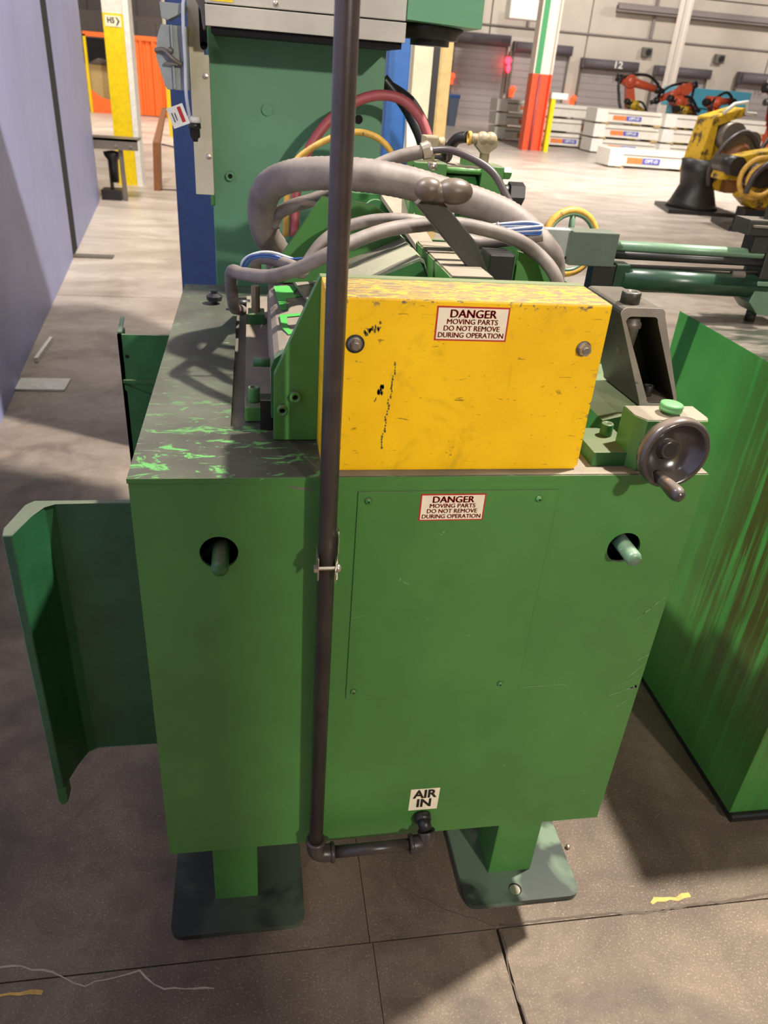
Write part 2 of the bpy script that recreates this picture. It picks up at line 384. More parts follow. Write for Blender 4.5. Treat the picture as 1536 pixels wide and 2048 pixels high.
link('floor_line', MB().box((5.0, 16.15, 0.0), (9.2, 16.27, 0.001)), 'red_line', floor)

# back wall with precast panels
wall = struct('wall_back', MB().box((-40, 42.15, 0), (70, 42.5, 12)), 'wall_shade')
for i in range(-6, 10):
    x0 = 10.55 + i * 5.0 + 0.9
    for z0, z1 in ((0, 4.0), (4.06, 5.9), (5.96, 11.9)):
        link('wall_panel', MB().box((x0, 42.0, z0), (x0 + 4.93, 42.15, z1)), 'wall', wall)
sname(link('wall_left', MB().box((-14.2, -6, 0), (-14, 42, 12)), 'wall', kind='structure'))
sname(link('wall_right', MB().box((60, -6, 0), (60.2, 42, 12)), 'wall', kind='structure'))
tr = struct('trim_1', MB().tube([(4, 41.93, 4.03), (60, 41.93, 4.03)], 0.04, 8, 1), 'wall_shade')
tr = struct('trim_2', MB().box((17.5, 41.4, 5.15), (60, 41.7, 5.3)).box((17.5, 41.5, 5.05), (60, 41.6, 5.4)), 'wall_shade')
for i, x in enumerate((13.2, 19.6, 29.0)):
    struct('trim_%d' % (i + 3), MB().box((x, 41.85, 4.1), (x + 0.12, 41.99, 11)), 'wall_shade')
def dock_door(n, x0, x1, z1, roll, num=None, numx=None):
    d = bpy.data.objects.new('door_%d' % n, None); COL.objects.link(d); d.location = ((x0 + x1) / 2, 41.9, 0); sname(d)
    link('door_curtain', MB().box((x0, 41.88, 0), (x1, 41.95, z1 - roll)), 'door', d)
    k = 0; mb = MB(); z = 0.15
    while z < z1 - roll: mb.box((x0, 41.86, z), (x1, 41.88, z + 0.03)); z += 0.3
    link('slat_rib', mb, 'door', d, kind='stuff')
    mb = MB().box((x0 - 0.12, 41.55, z1 - roll), (x1 + 0.12, 41.95, z1)); mb.cyl((x0 - 0.05, 41.6, z1 - roll * 0.5), (x1 + 0.05, 41.6, z1 - roll * 0.5), roll * 0.48, n=14)
    link('roll_housing', mb, 'door_dark', d)
    for x in (x0 - 0.1, x1): link('guide_rail', MB().box((x, 41.82, 0), (x + 0.1, 41.95, z1 - roll)), 'dull_steel', d)
    if num: link('door_number', text_mesh(num, 0.42, (numx, 41.1, z1 - roll * 0.5), (1, 0, 0), (0, 0, 1), 1.2, 0.01), 'white', d)
dock_door(1, 9.75, 12.3, 3.65, 0.45)
dock_door(2, 12.75, 15.5, 3.45, 0.42)
dock_door(3, 16.35, 19.1, 3.02, 0.42, '12', 17.9)
dock_door(4, 20.3, 23.1, 2.98, 0.42)
dock_door(5, 24.95, 27.8, 3.02, 0.5, '10', 26.3)
for x, z in ((19.6, 3.5), (23.6, 3.5)):
    f = thing('dock_lamp', (x, 41.5, z), 'small dark dock lamp fixed to wall %s' % ('left of the pale pole' if x < 20 else 'above and right of the pale pole'), 'lamp', 'dock lamps')
    link('lamp_body', MB().box((x - 0.25, 41.75, z - 0.2), (x + 0.25, 41.98, z + 0.2), 0.03), 'dull_steel', f)
    link('lamp_lens', MB().cyl((x + 0.05, 41.74, z), (x + 0.05, 41.7, z), 0.14), 'black', f)
sig = thing('signal_lamp', (12.45, 41.6, 1.2), 'red glowing dock signal column between the two leftmost dock doors', 'signal light')
link('pole', MB().box((12.45, 41.6, 1.2), (12.55, 41.8, 3.0)), 'dull_steel', sig)
link('red_lens', MB().ball((12.4, 41.55, 2.62), 0.16), 'red_glow', sig); link('red_lens', MB().ball((12.45, 41.55, 2.3), 0.10, 1, 1, 2), 'red_glow', sig)
M['red_lamp'] = emit('red_button_lens', (1.0, 0.08, 0.02, 1), 1.6)
for (x, z), lb in zip(((12.82, 1.43), (16.07, 1.24), (9.67, 1.77)), ('round red wall lamp under the glowing dock signal', 'round red wall lamp left of dock door number 12', 'round red wall lamp above the blue waste bin')):
    o = link('wall_lamp', MB().ball((x, 41.5, z), 0.14).box((x - 0.06, 41.5, z - 0.35), (x + 0.06, 41.9, z)), 'red_lamp'); tag(o, lb, 'lamp')
o = thing('unit_heater', (11.9, 39, 4.2), 'white box lamp housing hanging high beside the green and white column', 'heater')
link('housing', MB().box((11.3, 38.6, 4.15), (12.9, 39.4, 4.9), 0.05), 'white', o); link('hanger', MB().cyl((11.9, 39, 4.9), (11.9, 39, 9), 0.03), 'dull_steel', o)

# ------------------------------------------------------------------ building columns
def hcol(name, loc, wd, dp, bands, label, base=0.25, side=None):
    t = thing(name, (loc[0], loc[1], 0), label, 'column')
    x, y = loc
    for z0, z1, m in bands:
        link('left_flange', MB().box((x - wd / 2, y - dp / 2, z0), (x - wd / 2 + 0.03, y + dp / 2, z1)), m, t)
        link('web', MB().box((x - wd / 2 + 0.03, y - 0.012, z0), (x + wd / 2 - 0.03, y + 0.012, z1)), m, t)
        link('right_flange', MB().box((x + wd / 2 - 0.03, y - dp / 2, z0), (x + wd / 2, y + dp / 2, z1)), side or m, t)
    link('base_plate', MB().box((x - wd / 2 - 0.06, y - dp / 2 - 0.06, 0), (x + wd / 2 + 0.06, y + dp / 2 + 0.06, 0.03)), bands[0][2], t)
    return t
# front orange/green/white column: flanges face the camera side, web recessed
t = thing('building_column', (7.95, 23.4, 0), 'orange banded steel column, green and white above, beside the white beam stacks', 'column')
for z0, z1, m1, m2 in ((0, 1.92, 'orange_col', 'orange_col'), (1.92, 9, 'green_col', 'white_col')):
    link('left_flange', MB().box((7.68, 23.2, z0), (7.72, 23.6, z1)), 'white_col' if z0 else 'orange_col', t)
    link('web', MB().box((7.72, 23.36, z0), (7.94, 23.40, z1)), m1, t)
    link('web', MB().box((7.94, 23.36, z0), (8.2, 23.40, z1)), m2, t)
    link('right_flange', MB().box((8.2, 23.2, z0), (8.24, 23.6, z1)), m2, t)
link('conduit', MB().cyl((7.93, 23.3, 0), (7.93, 23.3, 1.9), 0.035, n=10), 'red_hose', t)
link('corner_guard', MB().box((8.3, 23.1, 0), (8.42, 23.3, 1.35)), 'yellow_col', t); link('white_cap', MB().box((8.28, 23.08, 1.35), (8.75, 23.3, 1.5)), 'white', t)
hcol('building_column', (8.22, 38, ), 0.45, 0.4, ((0, 1.75, 'orange_col'), (1.75, 9, 'white_col')), 'distant orange column with white top beside the blue waste bin')
t = thing('building_column', (18.7, 37, 0), 'slim pale steel pole standing before dock door with no number', 'column')
link('shaft', MB().box((18.45, 36.9, 0), (18.58, 37.1, 9)).box((18.58, 36.97, 0), (18.85, 37.03, 9)).box((18.85, 36.9, 0), (18.97, 37.1, 9)), 'white_col', t)
link('base_plate', MB().box((18.3, 36.7, 0), (19.1, 37.3, 0.03)), 'dull_steel', t)
t = thing('building_column', (-1.7, 12.05, 0), 'yellow building column with white top and H5 sign', 'column')
link('yellow_sleeve', MB().box((-1.86, 11.9, 0), (-1.60, 12.2, 2.03)), 'yellow_col', t)
link('white_top', MB().box((-1.86, 11.9, 2.03), (-1.60, 12.2, 9)), 'white_col', t)
link('lit_white_flange', MB().box((-1.60, 11.86, 0), (-1.53, 12.24, 9)), 'white', t)  # flange coloured white to stand in for its strongly lit side
sg = link('location_sign', MB().box((-1.835, 11.893, 1.885), (-1.635, 11.898, 2.005)), 'label', t, 'small cream sign reading H5 with arrow')
link('lettering', text_mesh('H5', 0.085, (-1.76, 11.890, 1.95), (1, 0, 0), (0, 0, 1), 0.9, 0.003), 'black_print', sg)
link('arrow', MB().prism([(-1.70, 11.888, 1.99), (-1.685, 11.888, 1.99), (-1.652, 11.888, 1.948), (-1.685, 11.888, 1.90), (-1.70, 11.888, 1.90), (-1.672, 11.888, 1.948)], (0, 0.002, 0)), 'black_print', sg)
t = thing('building_column', (-1.75, 20.1, 0), 'second yellow column behind grey electrical box', 'column')
link('yellow_sleeve', MB().box((-1.88, 20.0, 0), (-1.66, 20.3, 1.93)), 'yellow_col', t)
link('white_top', MB().box((-1.88, 20.0, 1.93), (-1.66, 20.3, 9)), 'cream', t); link('lit_white_flange', MB().box((-1.66, 19.96, 0), (-1.58, 20.34, 9)), 'white', t)  # bright lit side again put into the flange colour

# ------------------------------------------------------------------ orange curtain stall
t = thing('welding_curtain', (-3.6, 26.6, 0), 'orange vinyl welding curtain hung on a rail behind yellow column', 'curtain')
mb = MB(); n = 60; rows = []
for i in range(n + 1):
    x = -3.95 + 1.42 * i / n; y = 26.6 + 0.035 * math.sin(i * 0.9)
    rows.append([mb.bm.verts.new((x, y + 0.03 * math.sin(i * 0.35), z)) for z in (0.02, 0.5, 1.2, 1.98)])
for i in range(n):
    for k in range(3): f = mb.bm.faces.new((rows[i][k], rows[i + 1][k], rows[i + 1][k + 1], rows[i][k + 1])); f.smooth = True
o = link('curtain_sheet', mb, 'curtain', t)
mb = MB(); pts = [(-4.7, 0.62), (-4.4, 0.42), (-4.1, 0.35), (-3.95, 0.38), (-3.95, 0.0), (-4.7, 0.0)]
mb.prism([(x, 26.6, z) for x, z in pts], (0, 0.02, 0)); link('curtain_sheet', mb, 'curtain', t)
link('curtain_rail', MB().box((-4.75, 26.55, 1.95), (-2.5, 26.65, 2.07)), 'curtain', t)
link('post', MB().box((-4.75, 26.55, 0), (-4.68, 26.65, 2.0)), 'yellow_col', t); link('post', MB().box((-2.52, 26.55, 0), (-2.44, 26.65, 2.0)), 'yellow_col', t)
o = link('carton', MB().box((-4.9, 27.2, 0.0), (-3.9, 28.4, 1.25), 0.02), 'tan'); tag(o, 'tan carton behind opening of orange curtain', 'box')
o = link('foil_sheet', MB().prism([(-4.8, 27.2, 1.26), (-4.5, 27.2, 1.42), (-4.2, 27.2, 1.34), (-3.95, 27.2, 1.44), (-3.9, 27.2, 1.26)], (0, 0.8, 0)), 'dull_steel'); tag(o, 'crumpled silver sheet lying on tan carton', 'sheet')
o = link('dark_cabinet', MB().box((-5.2, 29, 0), (-3.0, 30, 1.95), 0.02).box((-5.0, 28.97, 0.2), (-4.15, 29.0, 1.8)).box((-4.05, 28.97, 0.2), (-3.2, 29.0, 1.8)), 'black'); tag(o, 'dark cabinet behind tan carton', 'cabinet')
for i, (x0, x1, y, z0, z1) in enumerate(((-7.5, -4.6, 31, 0, 2.75), (-4.5, -2.4, 31.0, 0, 2.7), (-7.5, -2.2, 33.5, 0, 4.1))):
    o = thing('machine_enclosure', ((x0 + x1) / 2, y, 0), ('tall grey brown enclosure behind curtain, left block', 'grey brown enclosure behind curtain, right block', 'tallest grey brown enclosure rearmost behind curtain')[i], 'enclosure')
    link('shell', MB().box((x0, y, z0), (x1, y + 1.5, z1), 0.03), 'wall_shade', o)
    for k in range(3):
        a = x0 + 0.1 + k * (x1 - x0 - 0.2) / 3; link('panel', MB().box((a, y - 0.03, 0.2), (a + (x1 - x0 - 0.2) / 3 - 0.06, y, z1 - 0.15)), 'wall_shade', o)
# bench by yellow column
t = thing('steel_bench', (-1.65, 10.6, 0), 'grey steel bench end with thin legs before yellow column', 'bench')
link('top_rail', MB().box((-2.1, 10.45, 0.585), (-1.38, 10.55, 0.70)).box((-2.1, 10.45, 0.68), (-1.38, 10.9, 0.70)), 'dull_steel', t)
for x in (-1.60, -1.95): link('leg', MB().prism([(x, 10.5, 0.0), (x + 0.05, 10.5, 0.0), (x + 0.04, 10.5, 0.59), (x - 0.01, 10.5, 0.59)], (0, 0.05, 0)), 'dull_steel', t)
for x in (-1.45, -1.62): link('bolt', hexbolt((x, 10.45, 0.63), (0, -1, 0), 0.018, 0.012), 'steel', t)
t = thing('floor_jack', (-1.74, 10.6, 0), 'black jack stand with round cap beneath grey bench', 'jack')
link('foot', MB().box((-1.86, 10.5, 0.0), (-1.62, 10.75, 0.12), 0.01), 'black', t)
link('stem', MB().cyl((-1.74, 10.62, 0.12), (-1.74, 10.62, 0.5), 0.022), 'dull_steel', t)
link('body', MB().lathe((-1.70, 10.62, 0.2), (0, 0, 1), [(0, 0.05), (0.25, 0.06), (0.3, 0.1), (0.34, 0.11), (0.36, 0.02)]), 'black', t)
t = thing('leaning_board', (-1.28, 11.7, 0), 'brown wooden board frame standing beside blue cabinet', 'board')
link('board', MB().hexa([(-1.34, 11.5, 0), (-1.25, 11.5, 0), (-1.24, 11.6, 0), (-1.33, 11.6, 0), (-1.31, 11.5, 0.6), (-1.22, 11.5, 0.6), (-1.21, 11.6, 0.6), (-1.30, 11.6, 0.6)]), 'wood', t)
link('board', MB().hexa([(-1.31, 11.5, 0.6), (-1.22, 11.5, 0.6), (-1.21, 11.6, 0.6), (-1.30, 11.6, 0.6), (-1.20, 11.9, 1.0), (-1.14, 11.9, 1.0), (-1.14, 12.0, 1.0), (-1.20, 12.0, 1.0)]), 'wood', t)
link('wire_brace', MB().tube([(-1.2, 11.55, 0.58), (-1.05, 11.6, 0.55), (-0.9, 11.6, 0.5)], 0.01, 6), 'black', t)
link('wire_brace', MB().tube([(-1.25, 11.5, 0.02), (-1.0, 11.55, 0.02), (-0.85, 11.6, 0.03)], 0.01, 6), 'black', t)

# ------------------------------------------------------------------ lavender enclosure on the left
t = thing('machine_enclosure', (-1.5, 4, 0), 'long pale lavender sheet metal enclosure along left side', 'enclosure')
def ex(y): return -1.247 - (y - 3.676) * 0.0928
def wallseg(y0, y1, off, m, th=0.9, z1=3.45):  # height above view raised to keep the left lamp off the floor
    return MB().hexa([(ex(y0) + off - th, y0, 0.0), (ex(y0) + off, y0, 0.0), (ex(y1) + off, y1, 0.0), (ex(y1) + off - th, y1, 0.0),
                      (ex(y0) + off - th, y0, z1), (ex(y0) + off, y0, z1), (ex(y1) + off, y1, z1), (ex(y1) + off - th, y1, z1)])
link('side_panel', wallseg(-1.2, 4.17, 0.012, 0), 'lavender', t)
link('side_panel', wallseg(4.20, 7.22, 0.0, 0), 'lavender', t)
link('side_panel', wallseg(7.62, 10.4, 0.0, 0), 'lavender', t)
link('seam_channel', wallseg(7.22, 7.62, -0.004, 0), 'hole', t)
link('foot_tab', MB().box((-1.62, 7.25, 0.0), (-1.25, 7.36, 0.015)), 'dull_steel', t)
link('foot_tab', MB().box((-1.28, 4.05, 0.0), (-1.02, 4.22, 0.012), 0.004), 'white', t)
link('bottom_flange', MB().box((-1.275, 4.5, 0.0), (-1.255, 4.9, 0.03)), 'white', t)

# ------------------------------------------------------------------ white beam boxes with labels
def beam(x0, x1, y, z, h, lab, grp, dy=0.8, skew=0.0, lx=None, end=True):
    t = thing('crated_beam', ((x0 + x1) / 2, y, z), lab, 'crate', grp)
    S = lambda x: y + skew * (x - x0)
    def bb(xa, xb, ya, yb, za, zb): return MB().hexa([(xa, S(xa) + ya, za), (xb, S(xb) + ya, za), (xb, S(xb) + yb, za), (xa, S(xa) + yb, za), (xa, S(xa) + ya, zb), (xb, S(xb) + ya, zb), (xb, S(xb) + yb, zb), (xa, S(xa) + yb, zb)])
    link('lower_beam', bb(x0 + 0.1, x1, 0, dy, z + 0.06, z + 0.06 + h * 0.52), 'box_white', t)
    link('upper_beam', bb(x0 + 0.1, x1, 0.08, dy, z + 0.06 + h * 0.60, z + h), 'box_white', t)
    link('gap_strip', bb(x0 + 0.15, x1 - 0.05, 0.1, dy - 0.1, z + 0.06 + h * 0.5, z + 0.06 + h * 0.62), 'wall_shade', t)
    link('end_cap', bb(x0 - 0.22, x0 + 0.12, -0.03, dy, z + 0.04, z + h), 'white', t)
    for a in (x0, x1 - 0.25): link('runner', bb(a, a + 0.2, 0.02, dy, z, z + 0.07), 'tan', t)
    a = lx if lx is not None else x0 + 0.55
    l = link('label', bb(a, a + 0.40, -0.012, 0.0, z + 0.12, z + 0.06 + h * 0.46), 'orange_lbl', t)
    l2 = link('label', bb(a + 0.40, a + 0.86, -0.012, 0.0, z + 0.12, z + 0.06 + h * 0.46), 'blue_lbl', t)
    zc = (z + 0.12 + z + 0.06 + h * 0.46) / 2; yd = Vector((1, skew, 0)).normalized()
    link('lettering', text_mesh('OPT-O', h * 0.24, (a + 0.63, S(a + 0.63) - 0.02, zc), yd, (0, 0, 1), 1.1, 0.004), 'white', l2)
for k in range(3): beam(8.1, 10.3, 26.9 + 0.05 * k, 0.40 * k, 0.39, ('bottom', 'middle', 'top')[k] + ' white beam crate in stack left of orange column', 'white beam crates', skew=-0.1)
for k in range(3): beam(8.75, 11.9, 25.4, 0.40 * k, 0.39, ('bottom', 'middle', 'top')[k] + ' white beam crate in stack just right of orange column', 'white beam crates', lx=(9.3, 10.25, 10.4)[k])
for k in range(3): beam(10.3, 12.15, 24.0, 0.40 * k + 0.0, 0.39, ('bottom', 'middle', 'top')[k] + ' crate, nearer left section of large white crate stack', 'white beam crates', skew=-0.1, lx=10.6)
for k in range(3): beam(12.3, 15.2, 23.6, 0.40 * k, 0.39, ('bottom', 'middle', 'top')[k] + ' crate, right section of large white crate stack', 'white beam crates', skew=-0.1, lx=13.3)
beam(8.95, 10.95, 19.5, 0.0, 0.42, 'single white beam crate lying foremost on floor', 'white beam crates', skew=-0.05, lx=9.2)
o = link('waste_bin', MB().hexa([(7.78, 33.2, 0), (8.05, 33.2, 0), (8.05, 33.6, 0), (7.78, 33.6, 0), (7.72, 33.15, 1.05), (8.12, 33.15, 1.05), (8.12, 33.65, 1.05), (7.72, 33.65, 1.05)]), 'bin'); tag(o, 'grey blue waste bin beside distant orange column', 'bin')
link('bag_rim', MB().box((7.70, 33.13, 1.0), (8.14, 33.67, 1.12), 0.02), 'blue', o)
o = link('bollard', MB().cyl((7.6, 33.2, 0), (7.6, 33.2, 1.05), 0.07), 'white'); tag(o, 'white bollard left of blue waste bin', 'bollard')

# ------------------------------------------------------------------ robots
def robot(loc, s, yaw, pose, mat, label, grp=None, base='black'):
    """base, turret, upper arm, elbow, forearm, wrist along a planar pose (shoulder angle, elbow angle)"""
    t = thing('industrial_robot', loc, label, 'robot', grp)
    X = Matrix.Translation(loc) @ Matrix.Rotation(yaw, 4, 'Z') @ Matrix.Scale(s, 4)
    L = lambda n, mb, m: link(n, mb, m, t, xf=X)
    L('base_plate', MB().box((-0.45, -0.4, 0), (0.45, 0.4, 0.04)).box((-0.3, -0.28, 0.04), (0.3, 0.28, 0.14), 0.02), base)
    L('turret', MB().lathe((0, 0, 0.14), (0, 0, 1), [(0, 0.30), (0.12, 0.30), (0.16, 0.24), (0.42, 0.22), (0.46, 0.10)]).box((-0.18, -0.2, 0.3), (0.2, 0.2, 0.62), 0.04), mat)
    a, b = pose; sh = Vector((0.12, 0, 0.62)); el = sh + Vector((math.sin(a), 0, math.cos(a))) * 0.8; wr = el + Vector((math.sin(b), 0, math.cos(b))) * 0.75
    L('shoulder_joint', MB().cyl(sh + Vector((0, -0.24, 0)), sh + Vector((0, 0.24, 0)), 0.17), mat)
    d = (el - sh).normalized(); q = Vector((d.z, 0, -d.x))
    L('upper_arm', MB().prism([sh + q * 0.13 + Vector((0, -0.12, 0)), el + q * 0.09 + Vector((0, -0.12, 0)), el - q * 0.09 + Vector((0, -0.12, 0)), sh - q * 0.13 + Vector((0, -0.12, 0))], (0, 0.24, 0), 0.02), mat)
    L('elbow_joint', MB().cyl(el + Vector((0, -0.2, 0)), el + Vector((0, 0.2, 0)), 0.14).ball(el + Vector((0, -0.2, 0)), 0.11, 1, 0.5, 1), mat)
    L('forearm', MB().cyl(el - (wr - el) * 0.25, wr, 0.12, 0.075), mat)
    L('motor', MB().cyl(el - (wr - el) * 0.25, el - (wr - el) * 0.45, 0.09), 'black')
    L('motor', MB().cyl(sh + Vector((0, -0.24, 0)), sh + Vector((0, -0.40, 0)), 0.10), 'black')
    L('wrist', MB().ball(wr, 0.10).cyl(wr, wr + (wr - el).normalized() * 0.18, 0.06), 'black')
    L('cable_loom', MB().tube([sh + Vector((-0.1, -0.2, -0.3)), sh + Vector((-0.3, -0.25, 0.1)), sh.lerp(el, 0.6) - q * 0.3 + Vector((0, -0.2, 0)), el - q * 0.25 + Vector((0, -0.15, 0.1)), el.lerp(wr, 0.5) + Vector((0, -0.05, 0.22)), wr + Vector((0, 0, 0.1))], 0.035, 8), 'black')
    return t
robot((13.5, 29.5, 0), 1.45, -0.2, (-0.25, 1.75), 'robot_orange', 'orange robot with bent arm, leftmost behind white crates')
robot((14.6, 27.5, 0), 1.15, 0.2, (-0.5, 1.8), 'robot_orange', 'orange robot with low arm, second from left')
robot((15.9, 29.6, 0), 1.35, 3.0, (0.1, 2.0), 'robot_orange', 'orange robot with black hose loop left of cyan bundle')
robot((15.2, 26.3, 0), 1.20, 0.4, (-0.5, 1.5), 'robot_orange', 'orange robot in front of cyan bundle')
robot((16.3, 24.9, 0), 1.50, 0.1, (-0.2, 1.5), 'robot_orange', 'orange robot showing just above yellow robot frame')
robot((14.5, 20.5, 0), 1.30, 3.3, (0.2, 1.7), 'robot_orange', 'orange robot at right picture edge')
robot((13.9, 26.0, 0), 0.95, 0.5, (-0.4, 1.7), 'robot_yellow', 'small yellow robot between orange robots')
robot((12.7, 27.2, 0), 0.95, 0.3, (-0.3, 1.9), 'robot_yellow', 'small yellow robot left beneath bent orange arm')
o = link('film_bundle', MB().box((16.0, 31, 1.35), (19.2, 32, 2.0), 0.05).box((16.2, 31.2, 0), (19.0, 31.8, 1.35)), 'cyan'); tag(o, 'cyan plastic wrapped bundle behind orange robots', 'bundle')
# near yellow robot pair
t = thing('industrial_robot', (7.35, 12.3, 0), 'tall dirty yellow robot lying folded with open frame side', 'robot')
link('base_plate', MB().prism([(6.55, 12.0, 0), (7.7, 11.9, 0), (7.8, 12.9, 0), (6.8, 13.0, 0)], (0, 0, 0.06)), 'black', t)
link('pedestal', MB().lathe((7.15, 12.4, 0.06), (0, 0, 1), [(0, 0.42), (0.1, 0.36), (0.34, 0.27), (0.5, 0.3), (0.72, 0.33), (0.74, 0.1)]), 'black', t)
link('side_frame', MB().prism([(6.72, 12.2, 0.85), (6.95, 12.2, 0.85), (6.92, 12.2, 1.55), (7.35, 12.2, 1.72), (7.3, 12.2, 1.82), (6.82, 12.2, 1.66)], (0, 0.5, 0), 0.01), 'robot_yellow', t)
link('turret', MB().cyl((7.3, 12.15, 0.95), (7.3, 12.8, 0.95), 0.34).box((6.95, 12.3, 0.7), (7.7, 12.9, 1.5), 0.05), 'robot_yellow', t)
link('motor', MB().cyl((7.15, 12.05, 1.42), (7.15, 12.6, 1.42), 0.2).cyl((7.5, 12.1, 1.35), (7.5, 12.6, 1.35), 0.16), 'dull_steel', t)
link('gearbox', MB().ball((7.3, 12.1, 1.15), 0.2, 1.2, 0.7, 1).cyl((7.55, 12.0, 1.05), (7.55, 12.5, 1.05), 0.14), 'wood', t)
link('cable_loom', MB().tube([(6.95, 12.1, 0.7), (6.85, 12.0, 1.0), (7.0, 11.95, 1.35), (7.3, 12.0, 1.5), (7.6, 12.05, 1.3), (7.7, 12.05, 0.9)], 0.035, 8), 'cable_black', t)
link('cable_loom', MB().tube([(7.0, 12.1, 0.8), (7.2, 11.95, 0.95), (7.45, 11.95, 0.85), (7.6, 12.0, 1.2), (7.8, 12.1, 1.5)], 0.03, 8), 'black', t)
link('valve_block', MB().box((7.2, 12.0, 0.62), (7.42, 12.2, 0.80), 0.01).box((7.45, 12.05, 0.66), (7.56, 12.2, 0.9), 0.01), 'wood', t)
link('motor', MB().cyl((7.62, 12.0, 1.18), (7.62, 12.4, 1.18), 0.11), 'black', t)
link('top_bracket', MB().tube([(6.95, 12.2, 1.72), (7.1, 12.2, 1.86), (7.3, 12.2, 1.9), (7.32, 12.2, 1.75), (7.5, 12.2, 1.74)], 0.03, 6, 1), 'white', t)
for c in t.children:
    if c.name.split('.')[0] not in ('base_plate', 'pedestal'): c.location = (0.22, 0, -0.27)
t = thing('industrial_robot', (7.6, 10.9, 0), 'low yellow robot arm with coiled cable loop and black base', 'robot')
link('base_plate', MB().prism([(6.75, 10.55, 0), (8.6, 10.3, 0), (8.8, 11.2, 0), (6.95, 11.4, 0)], (0, 0, 0.07)).prism([(7.1, 10.8, 0.07), (8.2, 10.7, 0.07), (8.2, 11.2, 0.07), (7.2, 11.2, 0.07)], (0, 0, 0.2)), 'black', t)
link('lower_arm', MB().prism([(7.05, 10.9, 0.42), (7.25, 10.9, 0.28), (8.2, 10.9, 0.3), (8.3, 10.9, 0.62), (7.9, 10.9, 0.72), (7.6, 10.9, 0.62), (7.3, 10.9, 0.66)], (0, 0.3, 0), 0.03), 'robot_yellow', t)
link('upper_arm', MB().prism([(6.75, 11.1, 0.62), (7.0, 11.1, 0.62), (8.4, 11.1, 1.05), (8.5, 11.1, 1.3), (7.9, 11.1, 1.15), (7.2, 11.1, 1.0), (6.8, 11.1, 0.9)], (0, 0.3, 0), 0.03), 'robot_yellow', t)
link('joint', MB().cyl((7.25, 10.8, 0.72), (7.25, 11.3, 0.72), 0.16).cyl((6.85, 10.9, 0.82), (6.85, 11.4, 0.82), 0.13), 'black', t)
link('cable_loop', MB().torus((7.12, 10.75, 0.70), (0.1, 1, 0.1), 0.27, 0.035).torus((7.14, 10.7, 0.68), (0.1, 1, 0.0), 0.20, 0.03), 'yellow_hose', t)
link('cable_loop', MB().tube([(6.95, 10.7, 0.5), (7.0, 10.68, 0.75), (7.2, 10.68, 0.92), (7.5, 10.7, 0.98), (7.7, 10.7, 1.0)], 0.04, 8), 'cable_black', t)
link('bolt', hexbolt((7.0, 10.55, 0.07), (0, 0, 1), 0.03, 0.04), 'steel', t)
link('cable_loop', MB().tube([(7.6, 10.8, 0.9), (7.5, 10.72, 0.7), (7.6, 10.7, 0.45), (7.9, 10.72, 0.4), (8.1, 10.8, 0.6)], 0.03, 8), 'black', t)
link('joint', MB().cyl((7.75, 10.75, 0.82), (7.75, 11.2, 0.82), 0.12).cyl((8.15, 10.8, 0.95), (8.15, 11.3, 0.95), 0.14), 'dull_steel', t)
link('side_cover', MB().prism([(7.45, 10.84, 0.33), (8.1, 10.84, 0.34), (8.25, 10.84, 0.56), (7.95, 10.84, 0.66), (7.55, 10.84, 0.55)], (0, 0.05, 0), 0.01), 'yellow_col', t)
link('gear_rack', MB().box((7.3, 10.85, 0.2), (8.25, 10.9, 0.3)), 'wood', t)
t = thing('grey_hose_bundle', (7.6, 10.3, 0), 'two thick grey hoses bent over yellow robot at right edge', 'hose')
link('hose', MB().tube([(8.6, 10.5, 1.62), (8.0, 10.4, 1.4), (7.45, 10.3, 1.18), (7.32, 10.3, 1.08), (7.5, 10.3, 1.02), (7.75, 10.3, 0.98), (8.0, 10.3, 0.85), (8.3, 10.3, 0.6), (8.5, 10.3, 0.03)], 0.055, 10), 'hose_grey', t)
link('hose', MB().tube([(8.7, 10.6, 1.45), (8.1, 10.5, 1.25), (7.6, 10.4, 1.05)], 0.07, 10), 'hose_grey', t)

# ================================================================== MAIN MACHINE (lower cabinet)
cab = thing('machine_cabinet', (0.25, 1.4, 0), 'green sheet steel machine cabinet on two feet, foreground centre', 'cabinet')
X0, X1, Y0, Y1, ZB, ZT = -0.171, 0.675, 0.93, 1.973, 0.320, 1.103
# shell with front face having two round holes
def holed_panel(x0, x1, z0, z1, holes, y, th):
    mb = MB(); bm = mb.bm; n = 24
    def grid(xa, xb, za, zb): bm.faces.new([bm.verts.new(p) for p in ((xa, y, za), (xb, y, za), (xb, y, zb), (xa, y, zb))])
    xs = [x0]; 
    for cx, cz, r in holes: xs += [cx - 0.05, cx + 0.05]
    xs.append(x1); zc = [z0, holes[0][1] - 0.05, holes[0][1] + 0.05, z1]
    for i in range(0, len(xs) - 1, 2): grid(xs[i], xs[i + 1], z0, z1)
    for cx, cz, r in holes:
        grid(cx - 0.05, cx + 0.05, z0, cz - 0.05); grid(cx - 0.05, cx + 0.05, cz + 0.05, z1)
        C = []; Q = []
        for k in range(n):
            a = 2 * math.pi * k / n; c_, s_ = math.cos(a), math.sin(a); m = 0.05 / max(abs(c_), abs(s_))
            C.append(bm.verts.new((cx + r * c_, y, cz + r * s_))); Q.append(bm.verts.new((cx + m * c_, y, cz + m * s_)))
        for k in range(n): bm.faces.new((C[k], C[(k + 1) % n], Q[(k + 1) % n], Q[k]))
    return mb
body = holed_panel(X0, X1, ZB, ZT, [(-0.056, 0.988, 0.0275), (0.571, 0.980, 0.0275)], Y0, 0)
bmesh.ops.remove_doubles(body.bm, verts=body.bm.verts[:], dist=1e-5)
r = bmesh.ops.extrude_face_region(body.bm, geom=body.bm.faces[:])
bmesh.ops.translate(body.bm, vec=(0, 0.005, 0), verts=[v for v in r['geom'] if isinstance(v, bmesh.types.BMVert)])
